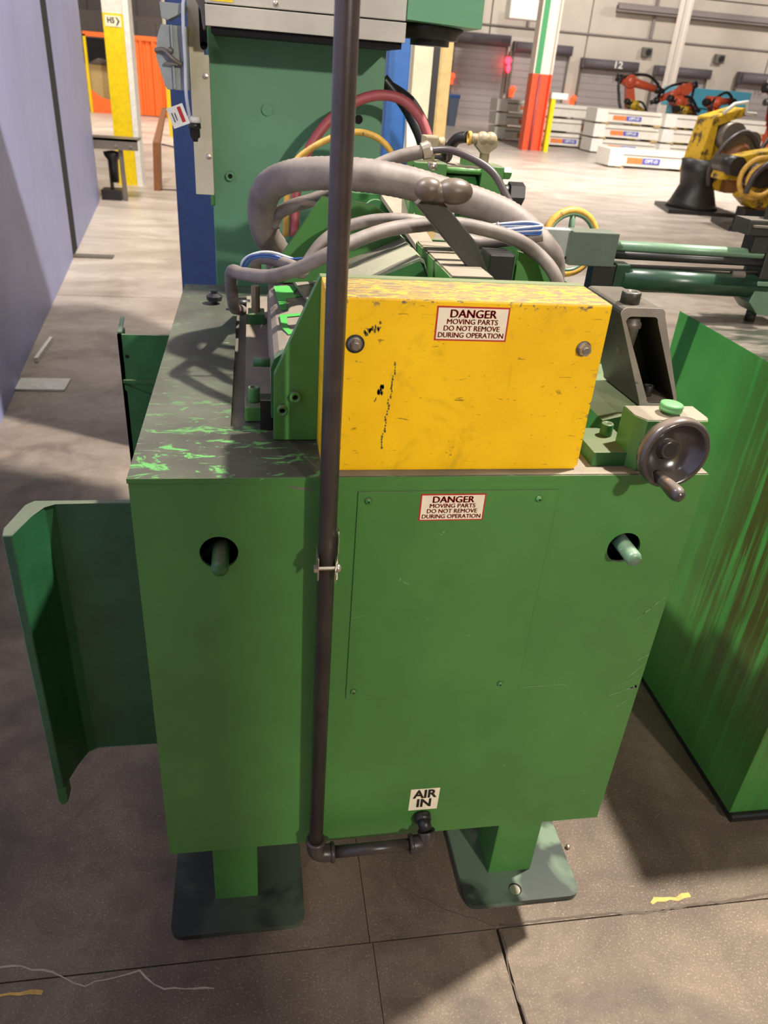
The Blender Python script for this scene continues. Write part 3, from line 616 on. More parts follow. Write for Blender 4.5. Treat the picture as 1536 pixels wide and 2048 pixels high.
link('front_panel', body, 'green', cab)
link('cabinet_body', MB().box((X0, Y0 + 0.005, ZB), (X0 + 0.005, Y1, ZT)).box((X1 - 0.005, Y0 + 0.005, ZB), (X1, Y1, ZT)).box((X0, Y1 - 0.005, ZB), (X1, Y1, ZT)).box((X0 + 0.005, Y0 + 0.005, ZB), (X1 - 0.005, Y1 - 0.005, ZB + 0.005)), 'green', cab)
link('dark_backing', MB().box((X0 + 0.01, 1.02, ZB + 0.01), (X1 - 0.01, 1.03, ZT - 0.01)), 'hole', cab)  # void-coloured sheet behind the two front holes
# lid with slot
lid = MB()
lid.box((X0 - 0.001, Y0 - 0.001, ZT), (-0.040, Y1, 1.111)).box((-0.018, Y0 - 0.001, ZT), (X1 + 0.001, Y1, 1.111)).box((-0.040, Y0 - 0.001, ZT), (-0.018, 1.100, 1.111)).box((-0.040, 1.86, ZT), (-0.018, Y1, 1.111))
link('cabinet_lid', lid, 'lid', cab)
link('lid_front_edge', MB().box((X0 - 0.0015, Y0 - 0.0025, ZT + 0.0005), (X1 + 0.0015, Y0 - 0.0012, 1.1108)), 'green', cab)
link('slot_floor', MB().box((-0.045, 1.09, ZT - 0.006), (-0.012, 1.87, ZT - 0.002)), 'dull_steel', cab)
link('dusty_lid_strip', MB().box((0.09, Y0, 1.1112), (X1, 1.30, 1.1122)), 'dust_top', cab)
ap = link('access_panel', MB().box((0.141, Y0 - 0.003, 0.690), (0.440, Y0 - 0.0002, 1.087), 0.0008), 'green', cab)
for x, z in ((0.156, 1.073), (0.412, 1.073), (0.153, 0.707), (0.408, 0.707)):
    s_ = link('panel_screw', MB().lathe((x, Y0 - 0.003, z), (0, -1, 0), [(0, 0.0055), (0.002, 0.0055), (0.0045, 0.003), (0.0046, 0.0004)], 14), 'green', ap)
    link('screw_socket', MB().cyl((x, Y0 - 0.0077, z), (x, Y0 - 0.0079, z), 0.0017, n=6), 'hole', s_)
def danger(parent, x, y, z, wd, h, sk=0.0):
    S = lambda dx, dz: x + dx + sk * dz
    def quad(m, y_): return MB().prism([(S(-wd / 2 + m, -h / 2 + m), y_, z - h / 2 + m), (S(wd / 2 - m, -h / 2 + m), y_, z - h / 2 + m), (S(wd / 2 - m, h / 2 - m), y_, z + h / 2 - m), (S(-wd / 2 + m, h / 2 - m), y_, z + h / 2 - m)], (0, 0.0003, 0))
    b = link('warning_label', quad(0, y - 0.0004), 'red_print', parent, 'red bordered cream DANGER label')
    link('label_field', quad(0.0022, y - 0.0008), 'label', b)
    ty = y - 0.0011
    for s_, dz, tx, bd in (('DANGER', 0.0128, 1.22, 0.0006), ('MOVING PARTS', 0.0026, 1.17, 0.0003), ('DO NOT REMOVE', -0.0062, 1.17, 0.0003), ('DURING OPERATION', -0.0152, 1.17, 0.0003)):
        sz = 0.0150 if s_ == 'DANGER' else 0.0096
        wlim = {'DANGER': 0.063, 'MOVING PARTS': 0.069, 'DO NOT REMOVE': 0.076, 'DURING OPERATION': 0.089}[s_]
        tm = text_mesh(s_, sz, (0, 0, 0), (1, 0, 0), (0, 0, 1), 1.0, 0.0, sk, 0.00008)
        for q in (-1, 1):
            t2 = text_mesh(s_, sz, (q * bd, 0, bd * 0.4 * q), (1, 0, 0), (0, 0, 1), 1.0, 0.0, sk, 0.00008); tm.absorb(t2)
        xs = [v.co.x for v in tm.bm.verts]; k = wlim / (max(xs) - min(xs))
        link('lettering', tm, 'red_print', b, xf=Matrix.Translation((S(0, dz), ty, z + dz)) @ Matrix.Diagonal((k, 1, 1, 1)))
danger(ap, 0.281, Y0 - 0.003, 1.0605, 0.098, 0.045, 0.0)
lb = link('port_label', MB().prism([(0.275, Y0 - 0.0006, 0.389), (0.331, Y0 - 0.0006, 0.389), (0.3315, Y0 - 0.0006, 0.4475), (0.2755, Y0 - 0.0006, 0.4475)], (0, 0.0005, 0)), 'label', cab, 'cream AIR IN label')
for s_, z in (('AIR', 0.4325), ('IN', 0.4075)):
    tm = text_mesh(s_, 0.030, (0, 0, 0), (1, 0, 0), (0, 0, 1), 1.0, 0.0011, 0.0, 0.0001)
    xs = [v.co.x for v in tm.bm.verts]; k = (0.047 if s_ == 'AIR' else 0.028) / (max(xs) - min(xs))
    link('lettering', tm, 'black_print', lb, xf=Matrix.Translation((0.3035, Y0 - 0.0009, z)) @ Matrix.Diagonal((k, 1, 1, 1)))
def scratch(parent, pts, wdt, m, y):
    mb = MB(); L = []
    for i, (x, z) in enumerate(pts):
        q = wdt * (0.3 + 0.7 * random.random()); L.append((mb.bm.verts.new((x - q * 0.3, y, z + q)), mb.bm.verts.new((x + q * 0.3, y, z - q))))
    for i in range(len(L) - 1): mb.bm.faces.new((L[i][0], L[i][1], L[i + 1][1], L[i + 1][0]))
    link('paint_scratch', mb, m, parent)
M['scratch'] = plain('pale_scratch', lin(128, 160, 116), 0.6); M['bare'] = plain('bare_grey_chip', lin(104, 96, 84), 0.6)
def run(x0, z0, x1, z1, n=7, j=0.0012): return [(x0 + (x1 - x0) * i / n + random.uniform(-j, j), z0 + (z1 - z0) * i / n + random.uniform(-j, j)) for i in range(n + 1)]
for a in ((0.640, 0.845, 0.670, 0.880), (0.632, 0.835, 0.660, 0.868), (0.645, 0.70, 0.672, 0.735), (0.635, 0.685, 0.668, 0.705), (0.622, 0.66, 0.664, 0.678), (0.640, 0.63, 0.662, 0.648), (0.452, 0.692, 0.535, 0.694), (0.655, 0.74, 0.672, 0.752)):
    scratch(cab, run(*a), 0.0009, 'scratch', Y0 - 0.0005)
scratch(cab, run(0.661, 0.672, 0.672, 0.684, 5, 0.003), 0.004, 'bare', Y0 - 0.0005)
scratch(cab, run(0.040, 1.095, 0.078, 1.090, 6, 0.001), 0.0022, 'bare', Y0 - 0.0005)
scratch(cab, run(0.098, 1.087, 0.112, 1.085, 4, 0.001), 0.0018, 'scratch', Y0 - 0.0005)
scratch(ap, run(0.142, 0.862, 0.165, 0.866, 5, 0.0006), 0.0005, 'scratch', Y0 - 0.0036)
scratch(ap, run(0.262, 0.850, 0.268, 0.858, 3, 0.0006), 0.0009, 'scratch', Y0 - 0.0036)
scratch(ap, run(0.333, 0.818, 0.341, 0.816, 3, 0.0006), 0.0024, 'green_blue', Y0 - 0.0036)
# shafts through the holes
s1 = link('drive_shaft', MB().lathe((-0.054, 1.02, 0.982), (0, -1, 0.0), [(0, 0.0125), (0.120, 0.0125), (0.126, 0.0105), (0.126, 0.0005)], 18), 'green_dark', cab, 'dark green shaft end')
s2 = link('drive_shaft', MB().lathe((0.568, 1.02, 0.986), (0, -1, 0.0), [(0, 0.0125), (0.130, 0.0125), (0.135, 0.0105), (0.135, 0.0005)], 18), 'green_arm', cab, 'pale worn shaft end')
# legs and feet
for x0, x1, y0, y1 in ((-0.104, -0.012, 1.03, 1.13), (0.516, 0.618, 1.03, 1.13)):
    link('leg', MB().box((x0, y0, 0.012), (x1, y1, ZB), 0.004), 'green', cab)
for x0, x1 in ((-0.104, -0.012), (0.516, 0.618)):
    link('leg', MB().box((x0, 1.75, 0.012), (x1, 1.85, ZB), 0.004), 'green', cab)
def plate(x0, x1, y0, y1, z0=0.0, z1=0.014, r=0.025):
    P = []
    for cx, cy, a0 in ((x1 - r, y0 + r, -90), (x1 - r, y1 - r, 0), (x0 + r, y1 - r, 90), (x0 + r, y0 + r, 180)):
        for k in range(5): a = math.radians(a0 + 22.5 * k); P.append((cx + r * math.cos(a), cy + r * math.sin(a), z0))
    return MB().prism(P, (0, 0, z1 - z0))
for x0, x1 in ((-0.194, 0.087), (0.446, 0.716)):
    for y0 in (0.955, 1.70): link('foot_plate', plate(x0, x1, y0, y0 + 0.29), 'plate', cab)
link('anchor_hole', MB().cyl((0.566, 0.983, 0.0141), (0.566, 0.983, 0.0146), 0.0125, n=20), 'steel', cab, 'bright round anchor spot in foot plate')
link('anchor_hole', MB().cyl((0.5675, 0.9845, 0.0139), (0.5675, 0.9845, 0.0143), 0.0150, n=20), 'hole', cab)
o = link('loose_nut', MB().lathe((0.735, 1.085, 0), (0, 0, 1), [(0, 0.006), (0.008, 0.006), (0.010, 0.003), (0.0101, 0.001)], 10), 'steel'); tag(o, 'tiny bright nut on floor beside right foot plate', 'nut')
k = link('lid_knob', MB().lathe((-0.092, 1.80, 1.111), (0, 0, 1), [(0, 0.006), (0.006, 0.006), (0.008, 0.017), (0.018, 0.019), (0.022, 0.012), (0.024, 0.008), (0.031, 0.008), (0.032, 0.001)], 10, False), 'black', cab, 'small black knob nut')

# ------------------------------------------------------------------ steel channels on the left
def channel(yf, xl, zb, zt, label, x1=-0.172, web=True):
    t = thing('steel_channel', (xl, yf, zb), label, 'steel channel', 'steel channels')
    # plan outline (X,Y): web parallel to X, flange toward the camera at left end, rounded root
    pr = [(x1, yf), (x1, yf + 0.010), (xl + 0.004, yf + 0.010), (xl - 0.006, yf - 0.004), (xl - 0.031, yf - 0.098), (xl - 0.022, yf - 0.101), (xl + 0.006, yf - 0.030), (xl + 0.020, yf - 0.006), (xl + 0.036, yf)]
    link('channel_section', MB().prism([(x, y, zb) for x, y in pr], (0, 0, zt - zb)), 'green_dark', t)
    return t
t = thing('steel_channel', (-0.30, 1.15, 0.3), 'green rolled steel channel bolted to left side of cabinet, near one', 'steel channel')
pr = [(-0.172, 1.150), (-0.172, 1.162), (-0.366, 1.162), (-0.378, 1.148), (-0.392, 1.075), (-0.388, 1.052), (-0.374, 1.052), (-0.358, 1.110), (-0.346, 1.140), (-0.330, 1.150)]
mb = MB(); A = []; B = []
for x, y in pr:
    fl = max(0, min(1, (1.150 - y) / 0.09)); A.append(mb.bm.verts.new((x, y, 0.376 - 0.0 * fl))); B.append(mb.bm.verts.new((x, y, 0.948)))
n = len(pr); mb.bm.faces.new(A[::-1]); mb.bm.faces.new(B)
for i in range(n): mb.bm.faces.new((A[i], A[(i + 1) % n], B[(i + 1) % n], B[i]))
bmesh.ops.bevel(mb.bm, geom=[e for e in mb.bm.edges], offset=0.0015, segments=1, affect='EDGES')
link('channel_section', mb, 'flange_green', t)
link('flange_lip', MB().prism([(-0.391, 1.060, 0.376), (-0.374, 1.060, 0.376), (-0.374, 1.060, 0.330), (-0.380, 1.060, 0.322), (-0.388, 1.060, 0.322), (-0.391, 1.060, 0.335)], (0, 0.03, 0), 0.001), 'green_dark', t)
t = thing('steel_channel', (-0.27, 1.9, 0.5), 'green steel channel bracket farther back at cabinet left side', 'steel channel')
link('web_plate', MB().box((-0.336, 1.90, 0.50), (-0.172, 1.91, 1.0)), 'green_dark', t)
link('flange', MB().box((-0.336, 1.90, 0.50), (-0.326, 1.96, 1.0)), 'green_dark', t)
link('top_tab', MB().prism([(-0.336, 1.91, 1.0), (-0.326, 1.91, 1.0), (-0.326, 1.97, 1.02), (-0.336, 1.97, 1.02)], (0, 0, 0.004)), 'green_arm', t)
link('rib', MB().box((-0.332, 1.893, 0.876), (-0.172, 1.90, 0.884)), 'green_dark', t)
link('gusset', MB().prism([(-0.33, 1.895, 0.872), (-0.172, 1.895, 0.80), (-0.172, 1.895, 0.785), (-0.33, 1.895, 0.857)], (0, 0.005, 0)), 'green_dark', t)
link('bolt_hole', MB().cyl((-0.317, 1.8995, 0.945), (-0.317, 1.8985, 0.945), 0.005, n=12), 'hole', t)

# ------------------------------------------------------------------ AIR PIPE
t = thing('air_supply_pipe', (0.095, 0.885, 0.33), 'dark iron air pipe running vertically before cabinet into AIR IN port', 'pipe')
PX, PY = 0.0965, 0.895
link('riser_pipe', MB().cyl((PX, PY, 0.365), (PX - 0.004, PY - 0.012, 2.9), 0.0128, n=28), 'black_pipe', t)
mb = MB().tube([(PX, PY, 0.375), (PX, PY, 0.352), (PX + 0.006, PY, 0.338), (PX + 0.020, PY, 0.333), (PX + 0.034, PY, 0.333)], 0.0165, 18, 4)
mb.torus((PX, PY, 0.372), (0, 0, 1), 0.0150, 0.004, 24, 8).torus((PX + 0.032, PY, 0.333), (1, 0, 0), 0.0155, 0.0045, 24, 8)
link('elbow', mb, 'black_pipe', t)
link('cross_pipe', MB().cyl((PX + 0.03, PY, 0.333), (0.292, PY, 0.336), 0.0112, n=24), 'black_pipe', t)
mb = MB().tube([(0.276, PY, 0.336), (0.292, PY, 0.336), (0.305, PY + 0.001, 0.340), (0.309, PY + 0.004, 0.350), (0.308, PY + 0.010, 0.360)], 0.0168, 18, 4)
mb.torus((0.279, PY, 0.336), (1, 0, 0), 0.0155, 0.0045, 24, 8)
link('elbow', mb, 'black_pipe', t)
link('port_nipple', MB().cyl((0.308, PY + 0.008, 0.36), (0.303, Y0 - 0.006, 0.376), 0.0125, n=20).cyl((0.3035, Y0 - 0.012, 0.370), (0.303, Y0 - 0.0005, 0.3745), 0.0165, n=24), 'black', t)
cl = link('pipe_clamp', MB().box((0.0815, 0.868, 0.978), (0.0830, 0.905, 1.012)).prism([(0.1080, 0.866, 0.980), (0.1092, 0.866, 0.980), (0.1120, 0.885, 1.012), (0.1135, 0.905, 1.036), (0.1122, 0.905, 1.036), (0.1105, 0.885, 1.012)], (0, 0.006, 0.0)).box((0.1105, 0.885, 0.985), (0.112, 0.925, 1.036)), 'steel', t, 'bright zinc strut clamp')
link('clamp_strap', MB().prism([(0.1125, 0.926, 1.036), (0.1125, 0.905, 1.036), (0.110, 0.885, 1.006), (0.1055, 0.866, 0.995), (0.1055, 0.866, 0.976), (0.110, 0.885, 0.985), (0.1125, 0.926, 0.985)], (0.0013, 0, 0)), 'steel', cl)
link('clamp_screw', MB().tube([(0.078 + 0.0005 * i, 0.8745, 0.994) for i in range(62)], 0.0026, 10, 1, 0.18), 'steel', cl)
link('nut', hexbolt((0.0815, 0.8745, 0.994), (-1, 0, 0), 0.0062, 0.005), 'steel', cl)
link('screw_head', MB().ball((0.1105, 0.8745, 0.994), 0.0065, 0.7, 1, 1), 'steel', cl)

# ------------------------------------------------------------------ YELLOW GUARD
g = thing('safety_guard', (0.28, 1.0, 1.111), 'yellow box guard with DANGER label on top of cabinet', 'guard')
GX0, GX1, GY0, GY1, GZ = 0.090, 0.470, 0.945, 1.046, 1.357
mb = MB().prism([(GX0, GY0, 1.1125), (GX1 - 0.006, GY0, 1.1125), (GX1, GY0, 1.120), (GX1, GY0, GZ), (GX0, GY0, GZ)], (0, GY1 - GY0, 0), 0.003)
link('guard_box', mb, 'yellow', g)
link('dark_bolt_collar', MB().lathe((0.1275, GY0, 1.2965), (0, -1, 0), [(0, 0.0125), (0.0015, 0.012), (0.0016, 0.001)]), 'bracket', g)
for x, z in ((0.1275, 1.2965), (0.441, 1.297)):
    b = link('guard_bolt', MB().lathe((x, GY0, z), (0, -1, 0), [(0, 0.0105), (0.0015, 0.0105), (0.0016, 0.006)]), 'dull_steel', g)
    link('nut', MB().cyl((x, GY0 - 0.0016, z), (x, GY0 - 0.009, z), 0.0088 if x > 0.2 else 0.0062, n=6, sm=False), 'steel', b)
    link('stud', MB().cyl((x, GY0 - 0.009, z), (x, GY0 - 0.012, z), 0.0045, n=12), 'dull_steel', b)
danger(g, 0.2800, GY0, 1.3265, 0.098, 0.0455, 0.0)
M['scar'] = plain('scraped_bare_patch', lin(96, 84, 38), 0.6)
def scar(parent, pts, y, wd):
    mb = MB(); 
    for (x, z) in pts:
        n = 7; r = wd * random.uniform(0.5, 1.2)
        mb.prism([(x + r * random.uniform(0.5, 1) * math.cos(6.283 * i / n), y, z + 1.8 * r * random.uniform(0.5, 1) * math.sin(6.283 * i / n)) for i in range(n)], (0, 0.0002, 0))
    link('paint_scar', mb, 'scar', parent)
scar(g, [(0.183 - 0.0004 * i + random.uniform(-.0015, .0015), 1.270 - 0.0042 * i) for i in range(30)], GY0 - 0.0003, 0.0019)
scar(g, [(0.165 + random.uniform(-.004, .004), 1.235 + random.uniform(-.006, .006)) for i in range(14)], GY0 - 0.0003, 0.0024)
scar(g, [(0.138 + 0.0014 * i + random.uniform(-.002, .002), 1.310 + 0.0008 * i + random.uniform(-.004, .004)) for i in range(16)], GY0 - 0.0003, 0.0022)
scar(g, [(0.159 + random.uniform(-.001, .001), 1.222 - 0.002 * i) for i in range(3)], GY0 - 0.0003, 0.0010)

# ------------------------------------------------------------------ ROLL UNIT behind the guard
ru = thing('roll_unit', (0.28, 1.3, 1.111), 'green roll straightener unit mounted on cabinet behind yellow guard', 'roll unit')
link('side_plate', MB().prism([(0.025, 1.0475, 1.1125), (0.478, 1.0475, 1.1125), (0.478, 1.0475, 1.345), (0.470, 1.0475, 1.357), (0.089, 1.0475, 1.357), (0.026, 1.0475, 1.214)], (0, 0.018, 0), 0.001), 'green', ru)
for x, z in ((0.0565, 1.1835), (0.038, 1.1625)): capscrew(ru, 'cap_screw', (x, 1.0475, z), (0, -1, 0), 0.0082, 0.010, 'green')
link('inner_rail', MB().box((-0.018, 1.12, 1.1125), (0.060, 1.80, 1.131)), 'dust_top', ru)
link('roll_cover', MB().prism([(0.024, 1.10, 1.14), (0.024, 1.10, 1.215), (0.027, 1.10, 1.226), (0.035, 1.10, 1.234), (0.047, 1.10, 1.238), (0.150, 1.10, 1.246), (0.150, 1.10, 1.14)], (0, 0.38, 0), 0.001), 'dust_top', ru, 'dust covered rounded cover')
link('end_lip', MB().prism([(0.022, 1.067, 1.14), (0.022, 1.067, 1.218), (0.027, 1.067, 1.232), (0.040, 1.067, 1.242), (0.09, 1.067, 1.245), (0.09, 1.067, 1.14)], (0, 0.018, 0)), 'green_dark', ru)
mb = MB().prism([(0.036, 1.462, 1.2388), (0.082, 1.458, 1.2416), (0.070, 1.40, 1.2408), (0.093, 1.385, 1.2426), (0.056, 1.375, 1.2398), (0.054, 1.30, 1.2397), (0.044, 1.30, 1.2390), (0.040, 1.38, 1.2388)], (0, 0, 0.0008))
link('green_tape', mb, 'green_bright', ru, 'bright green tape scrap')
link('green_tape', MB().prism([(0.041, 1.270, 1.2388), (0.090, 1.276, 1.2424), (0.090, 1.262, 1.2424), (0.053, 1.256, 1.2396), (0.052, 1.20, 1.2396), (0.060, 1.165, 1.2400), (0.051, 1.160, 1.2394), (0.042, 1.20, 1.2388)], (0, 0, 0.0008)), 'green_bright', ru, 'bright green tape loop')
mb = MB().box((-0.018, 1.115, 1.1125), (0.030, 1.165, 1.136), 0.002); link('end_block', mb, 'green', ru)
capscrew(ru, 'cap_screw', (-0.003, 1.142, 1.136), (0, 0, 1), 0.0095, 0.024, 'green')
link('dowel_pin', MB().cyl((-0.004, 1.22, 1.174), (0.03, 1.22, 1.174), 0.008, n=14), 'green_dark', ru)
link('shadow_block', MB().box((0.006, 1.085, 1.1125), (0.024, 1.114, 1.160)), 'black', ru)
link('pipe_stub', MB().cyl((-0.052, 1.755, 1.125), (-0.01, 1.755, 1.125), 0.010, n=14), 'black', ru)
# bent dusty chute behind the plate
def sheet(pts_front, y0, y1, dz, th=0.004):
    mb = MB(); A = [mb.bm.verts.new((x, y0, z)) for x, z in pts_front]; B = [mb.bm.verts.new((x + 0.0, y1, z + dz)) for x, z in pts_front]
    C = [mb.bm.verts.new((x, y0, z - th)) for x, z in pts_front]; D = [mb.bm.verts.new((x, y1, z + dz - th)) for x, z in pts_front]
    n = len(pts_front)
    for i in range(n - 1): mb.bm.faces.new((A[i], A[i + 1], B[i + 1], B[i])); mb.bm.faces.new((C[i], D[i], D[i + 1], C[i + 1])); mb.bm.faces.new((A[i], C[i], C[i + 1], A[i + 1])); mb.bm.faces.new((B[i], B[i + 1], D[i + 1], D[i]))
    for i in (0, n - 1): mb.bm.faces.new((A[i], B[i], D[i], C[i]) if i else (A[i], C[i], D[i], B[i]))
    return mb
mb = MB()   # chute as bent ribbon given by 3 fold lines
F = [((0.118, 1.25, 1.285), (0.150, 1.50, 1.285)), ((0.160, 1.25, 1.298), (0.185, 1.50, 1.318)), ((0.268, 1.25, 1.345), (0.262, 1.50, 1.350)), ((0.276, 1.25, 1.341), (0.272, 1.50, 1.343)), ((0.292, 1.25, 1.300), (0.294, 1.50, 1.300))]
for i in range(len(F) - 1):
    a, b = F[i]; c_, d = F[i + 1]; q = [mb.bm.verts.new(p) for p in (a, b, d, c_)]; mb.bm.faces.new(q)
bmesh.ops.remove_doubles(mb.bm, verts=mb.bm.verts[:], dist=1e-5)
r = bmesh.ops.extrude_face_region(mb.bm, geom=mb.bm.faces[:]); bmesh.ops.translate(mb.bm, vec=(0, 0, -0.005), verts=[v for v in r['geom'] if isinstance(v, bmesh.types.BMVert)])
M['chute'] = paint('scraped_pale_green_steel', lin(108, 120, 96), 0.5, lin(150, 140, 125), 0.7, lin(120, 180, 120), 0.60, 0.15, 10)
link('material_chute', mb, 'chute', ru, 'bent pale green chute plate')
link('chute_end', MB().prism([(0.162, 1.252, 1.297), (0.268, 1.252, 1.342), (0.292, 1.252, 1.299), (0.292, 1.252, 1.24), (0.162, 1.252, 1.24)], (0, 0.004, 0)), 'green_dark', ru)
# guide strips fanning below hoses (grey slats at left)
for i, (x0, z0) in enumerate(((0.058, 1.248), (0.086, 1.256), (0.114, 1.264))):
    link('guide_strip', MB().hexa([(x0 + 0.04, 1.26 + 0.03 * i, z0), (x0 + 0.062, 1.26 + 0.03 * i, z0 + 0.004), (x0 + 0.015, 1.62, z0 + 0.004), (x0 - 0.007, 1.62, z0), (x0 + 0.04, 1.26 + 0.03 * i, z0 + 0.006), (x0 + 0.062, 1.26 + 0.03 * i, z0 + 0.010), (x0 + 0.015, 1.62, z0 + 0.010), (x0 - 0.007, 1.62, z0 + 0.006)]), 'dust_top', ru)
link('under_frame', MB().box((0.06, 1.20, 1.13), (0.15, 1.62, 1.215)).box((0.15, 1.08, 1.1125), (0.29, 1.60, 1.235)), 'black', ru)
# box beam running back
link('box_beam', MB().hexa([(0.292, 1.10, 1.28), (0.354, 1.10, 1.28), (0.388, 1.52, 1.25), (0.320, 1.52, 1.25), (0.284, 1.10, 1.350), (0.350, 1.10, 1.350), (0.384, 1.52, 1.320), (0.315, 1.52, 1.320)]), 'green', ru)
link('beam_dust_cap', MB().hexa([(0.287, 1.10, 1.3505), (0.349, 1.10, 1.3505), (0.383, 1.52, 1.3205), (0.318, 1.52, 1.3205), (0.287, 1.10, 1.3525), (0.349, 1.10, 1.3525), (0.383, 1.52, 1.3225), (0.318, 1.52, 1.3225)]), 'dust_top', ru, 'dusty top of beam')
link('gusset_plate', MB().prism([(0.452, 1.30, 1.12), (0.452, 1.30, 1.352), (0.462, 1.30, 1.350), (0.660, 1.30, 1.245), (0.660, 1.30, 1.12)], (0, 0.012, 0)), 'green', ru)
link('gusset_plate', MB().prism([(0.26, 1.40, 1.29), (0.150, 1.40, 1.270), (0.020, 1.40, 1.258), (0.020, 1.40, 1.268), (0.118, 1.40, 1.410), (0.210, 1.40, 1.400), (0.26, 1.40, 1.37)], (0, 0.014, 0)), 'green', ru)
link('rear_plate', MB().box((0.28, 1.66, 1.12), (0.60, 1.675, 1.30)), 'green_dark', ru)
link('cross_block', MB().box((0.395, 1.28, 1.12), (0.440, 1.34, 1.350), 0.003), 'black', ru)
link('dark_tray', MB().box((0.30, 1.32, 1.12), (0.62, 1.64, 1.16)), 'black', ru)
link('bracket_plate', MB().box((0.200, 1.78, 1.25), (0.335, 1.80, 1.372), 0.003).cyl((0.27, 1.77, 1.33), (0.27, 1.80, 1.33), 0.03).box((0.33, 1.70, 1.28), (0.342, 1.80, 1.375)), 'green_dark', ru)
link('slanted_strut', MB().hexa([(0.20, 1.62, 1.25), (0.235, 1.62, 1.25), (0.20, 1.76, 1.33), (0.165, 1.76, 1.33), (0.20, 1.62, 1.262), (0.235, 1.62, 1.262), (0.20, 1.76, 1.342), (0.165, 1.76, 1.342)]), 'dust_top', ru)
link('slanted_strut', MB().hexa([(0.33, 1.56, 1.29), (0.37, 1.56, 1.29), (0.33, 1.78, 1.36), (0.28, 1.78, 1.36), (0.33, 1.56, 1.30), (0.37, 1.56, 1.30), (0.33, 1.78, 1.37), (0.28, 1.78, 1.37)]), 'dust_top', ru)
link('clamp_fitting', MB().cyl((0.002, 1.60, 1.131), (0.002, 1.60, 1.205), 0.009, n=8, sm=False), 'brass', ru)
link('clamp_foot', MB().box((-0.014, 1.575, 1.131), (0.020, 1.625, 1.152), 0.002), 'green_dark', ru)
# lever with taped cross handle
lv = thing('operating_lever', (0.43, 1.45, 1.24), 'flat dark lever leaning left with brown taped cross handle', 'lever')
link('lever_arm', MB().prism([(0.403, 1.200, 1.279), (0.244, 1.200, 1.433), (0.270, 1.200, 1.454), (0.347, 1.200, 1.381), (0.370, 1.200, 1.339), (0.428, 1.200, 1.287)], (0, 0.024, 0), 0.002), 'bracket', lv)
mb = MB().ball((0.259, 1.191, 1.456), 0.0175, 1.25, 0.95, 1.0).ball((0.298, 1.189, 1.456), 0.0200, 1.45, 1, 0.95).ball((0.275, 1.190, 1.453), 0.0165, 1.2, 0.9, 0.9)
link('taped_grip', mb, 'grip', lv, 'glossy brown taped grip')
# hydraulic cylinder assembly
hc = thing('hydraulic_cylinder', (0.5, 1.8, 1.36), 'green tie rod hydraulic cylinder with hose fittings and black plug', 'cylinder')
link('end_block', MB().box((0.350, 1.78, 1.30), (0.424, 1.87, 1.440), 0.002), 'green', hc)
link('end_block', MB().box((0.505, 1.78, 1.30), (0.556, 1.87, 1.440), 0.002).prism([(0.468, 1.815, 1.30), (0.468, 1.815, 1.455), (0.478, 1.815, 1.455), (0.506, 1.815, 1.430), (0.506, 1.815, 1.30)], (0, 0.03, 0)), 'green', hc)
link('barrel', MB().cyl((0.424, 1.83, 1.385), (0.506, 1.83, 1.385), 0.038, n=24), 'green_dark', hc)
for z in (1.427, 1.345): link('tie_rod', MB().cyl((0.35, 1.79, z), (0.575, 1.79, z), 0.007, n=12), 'green', hc)
link('rod_nut', MB().cyl((0.556, 1.79, 1.427), (0.572, 1.79, 1.427), 0.013, n=6, sm=False), 'green', hc)
link('hex_plug', MB().cyl((0.556, 1.80, 1.385), (0.582, 1.80, 1.385), 0.018, n=16).cyl((0.578, 1.80, 1.385), (0.612, 1.80, 1.385), 0.025, n=6, sm=False, ph=0.5), 'black', hc)
link('dust_ledge', MB().box((0.425, 1.79, 1.432), (0.50, 1.86, 1.436)), 'dust_top', hc)
link('brass_elbow', MB().box((0.370, 1.79, 1.462), (0.402, 1.83, 1.492), 0.004).cyl((0.388, 1.81, 1.44), (0.388, 1.81, 1.465), 0.012, n=6, sm=False).cyl((0.40, 1.81, 1.478), (0.418, 1.81, 1.478), 0.013, n=8), 'brass', hc)
link('brass_elbow', MB().ball((0.502, 1.80, 1.492), 0.016).ball((0.520, 1.80, 1.492), 0.016).prism([(0.488, 1.788, 1.492), (0.534, 1.788, 1.492), (0.534, 1.788, 1.478), (0.516, 1.788, 1.464), (0.503, 1.788, 1.464), (0.488, 1.788, 1.478)], (0, 0.026, 0)).cyl((0.511, 1.80, 1.44), (0.511, 1.80, 1.468), 0.011, n=6, sm=False).cyl((0.476, 1.80, 1.492), (0.49, 1.80, 1.492), 0.011), 'brass', hc)
link('yellow_band', MB().torus((0.474, 1.805, 1.492), (1, 0, 0), 0.011, 0.004, 20, 8), 'yellow_hose', hc)
mb = MB().lathe((0.306, 1.496, 1.483), (0.870, 0.000, 0.295), [(0, 0.015), (0.014, 0.0165), (0.015, 0.013), (0.018, 0.013), (0.019, 0.007)], 16, False).cyl((0.332, 1.514, 1.465), (0.332, 1.514, 1.452), 0.009)
o = link('conduit_nut', mb, 'steel'); tag(o, 'bright ribbed conduit nut joining grey conduit to thin cable', 'fitting')

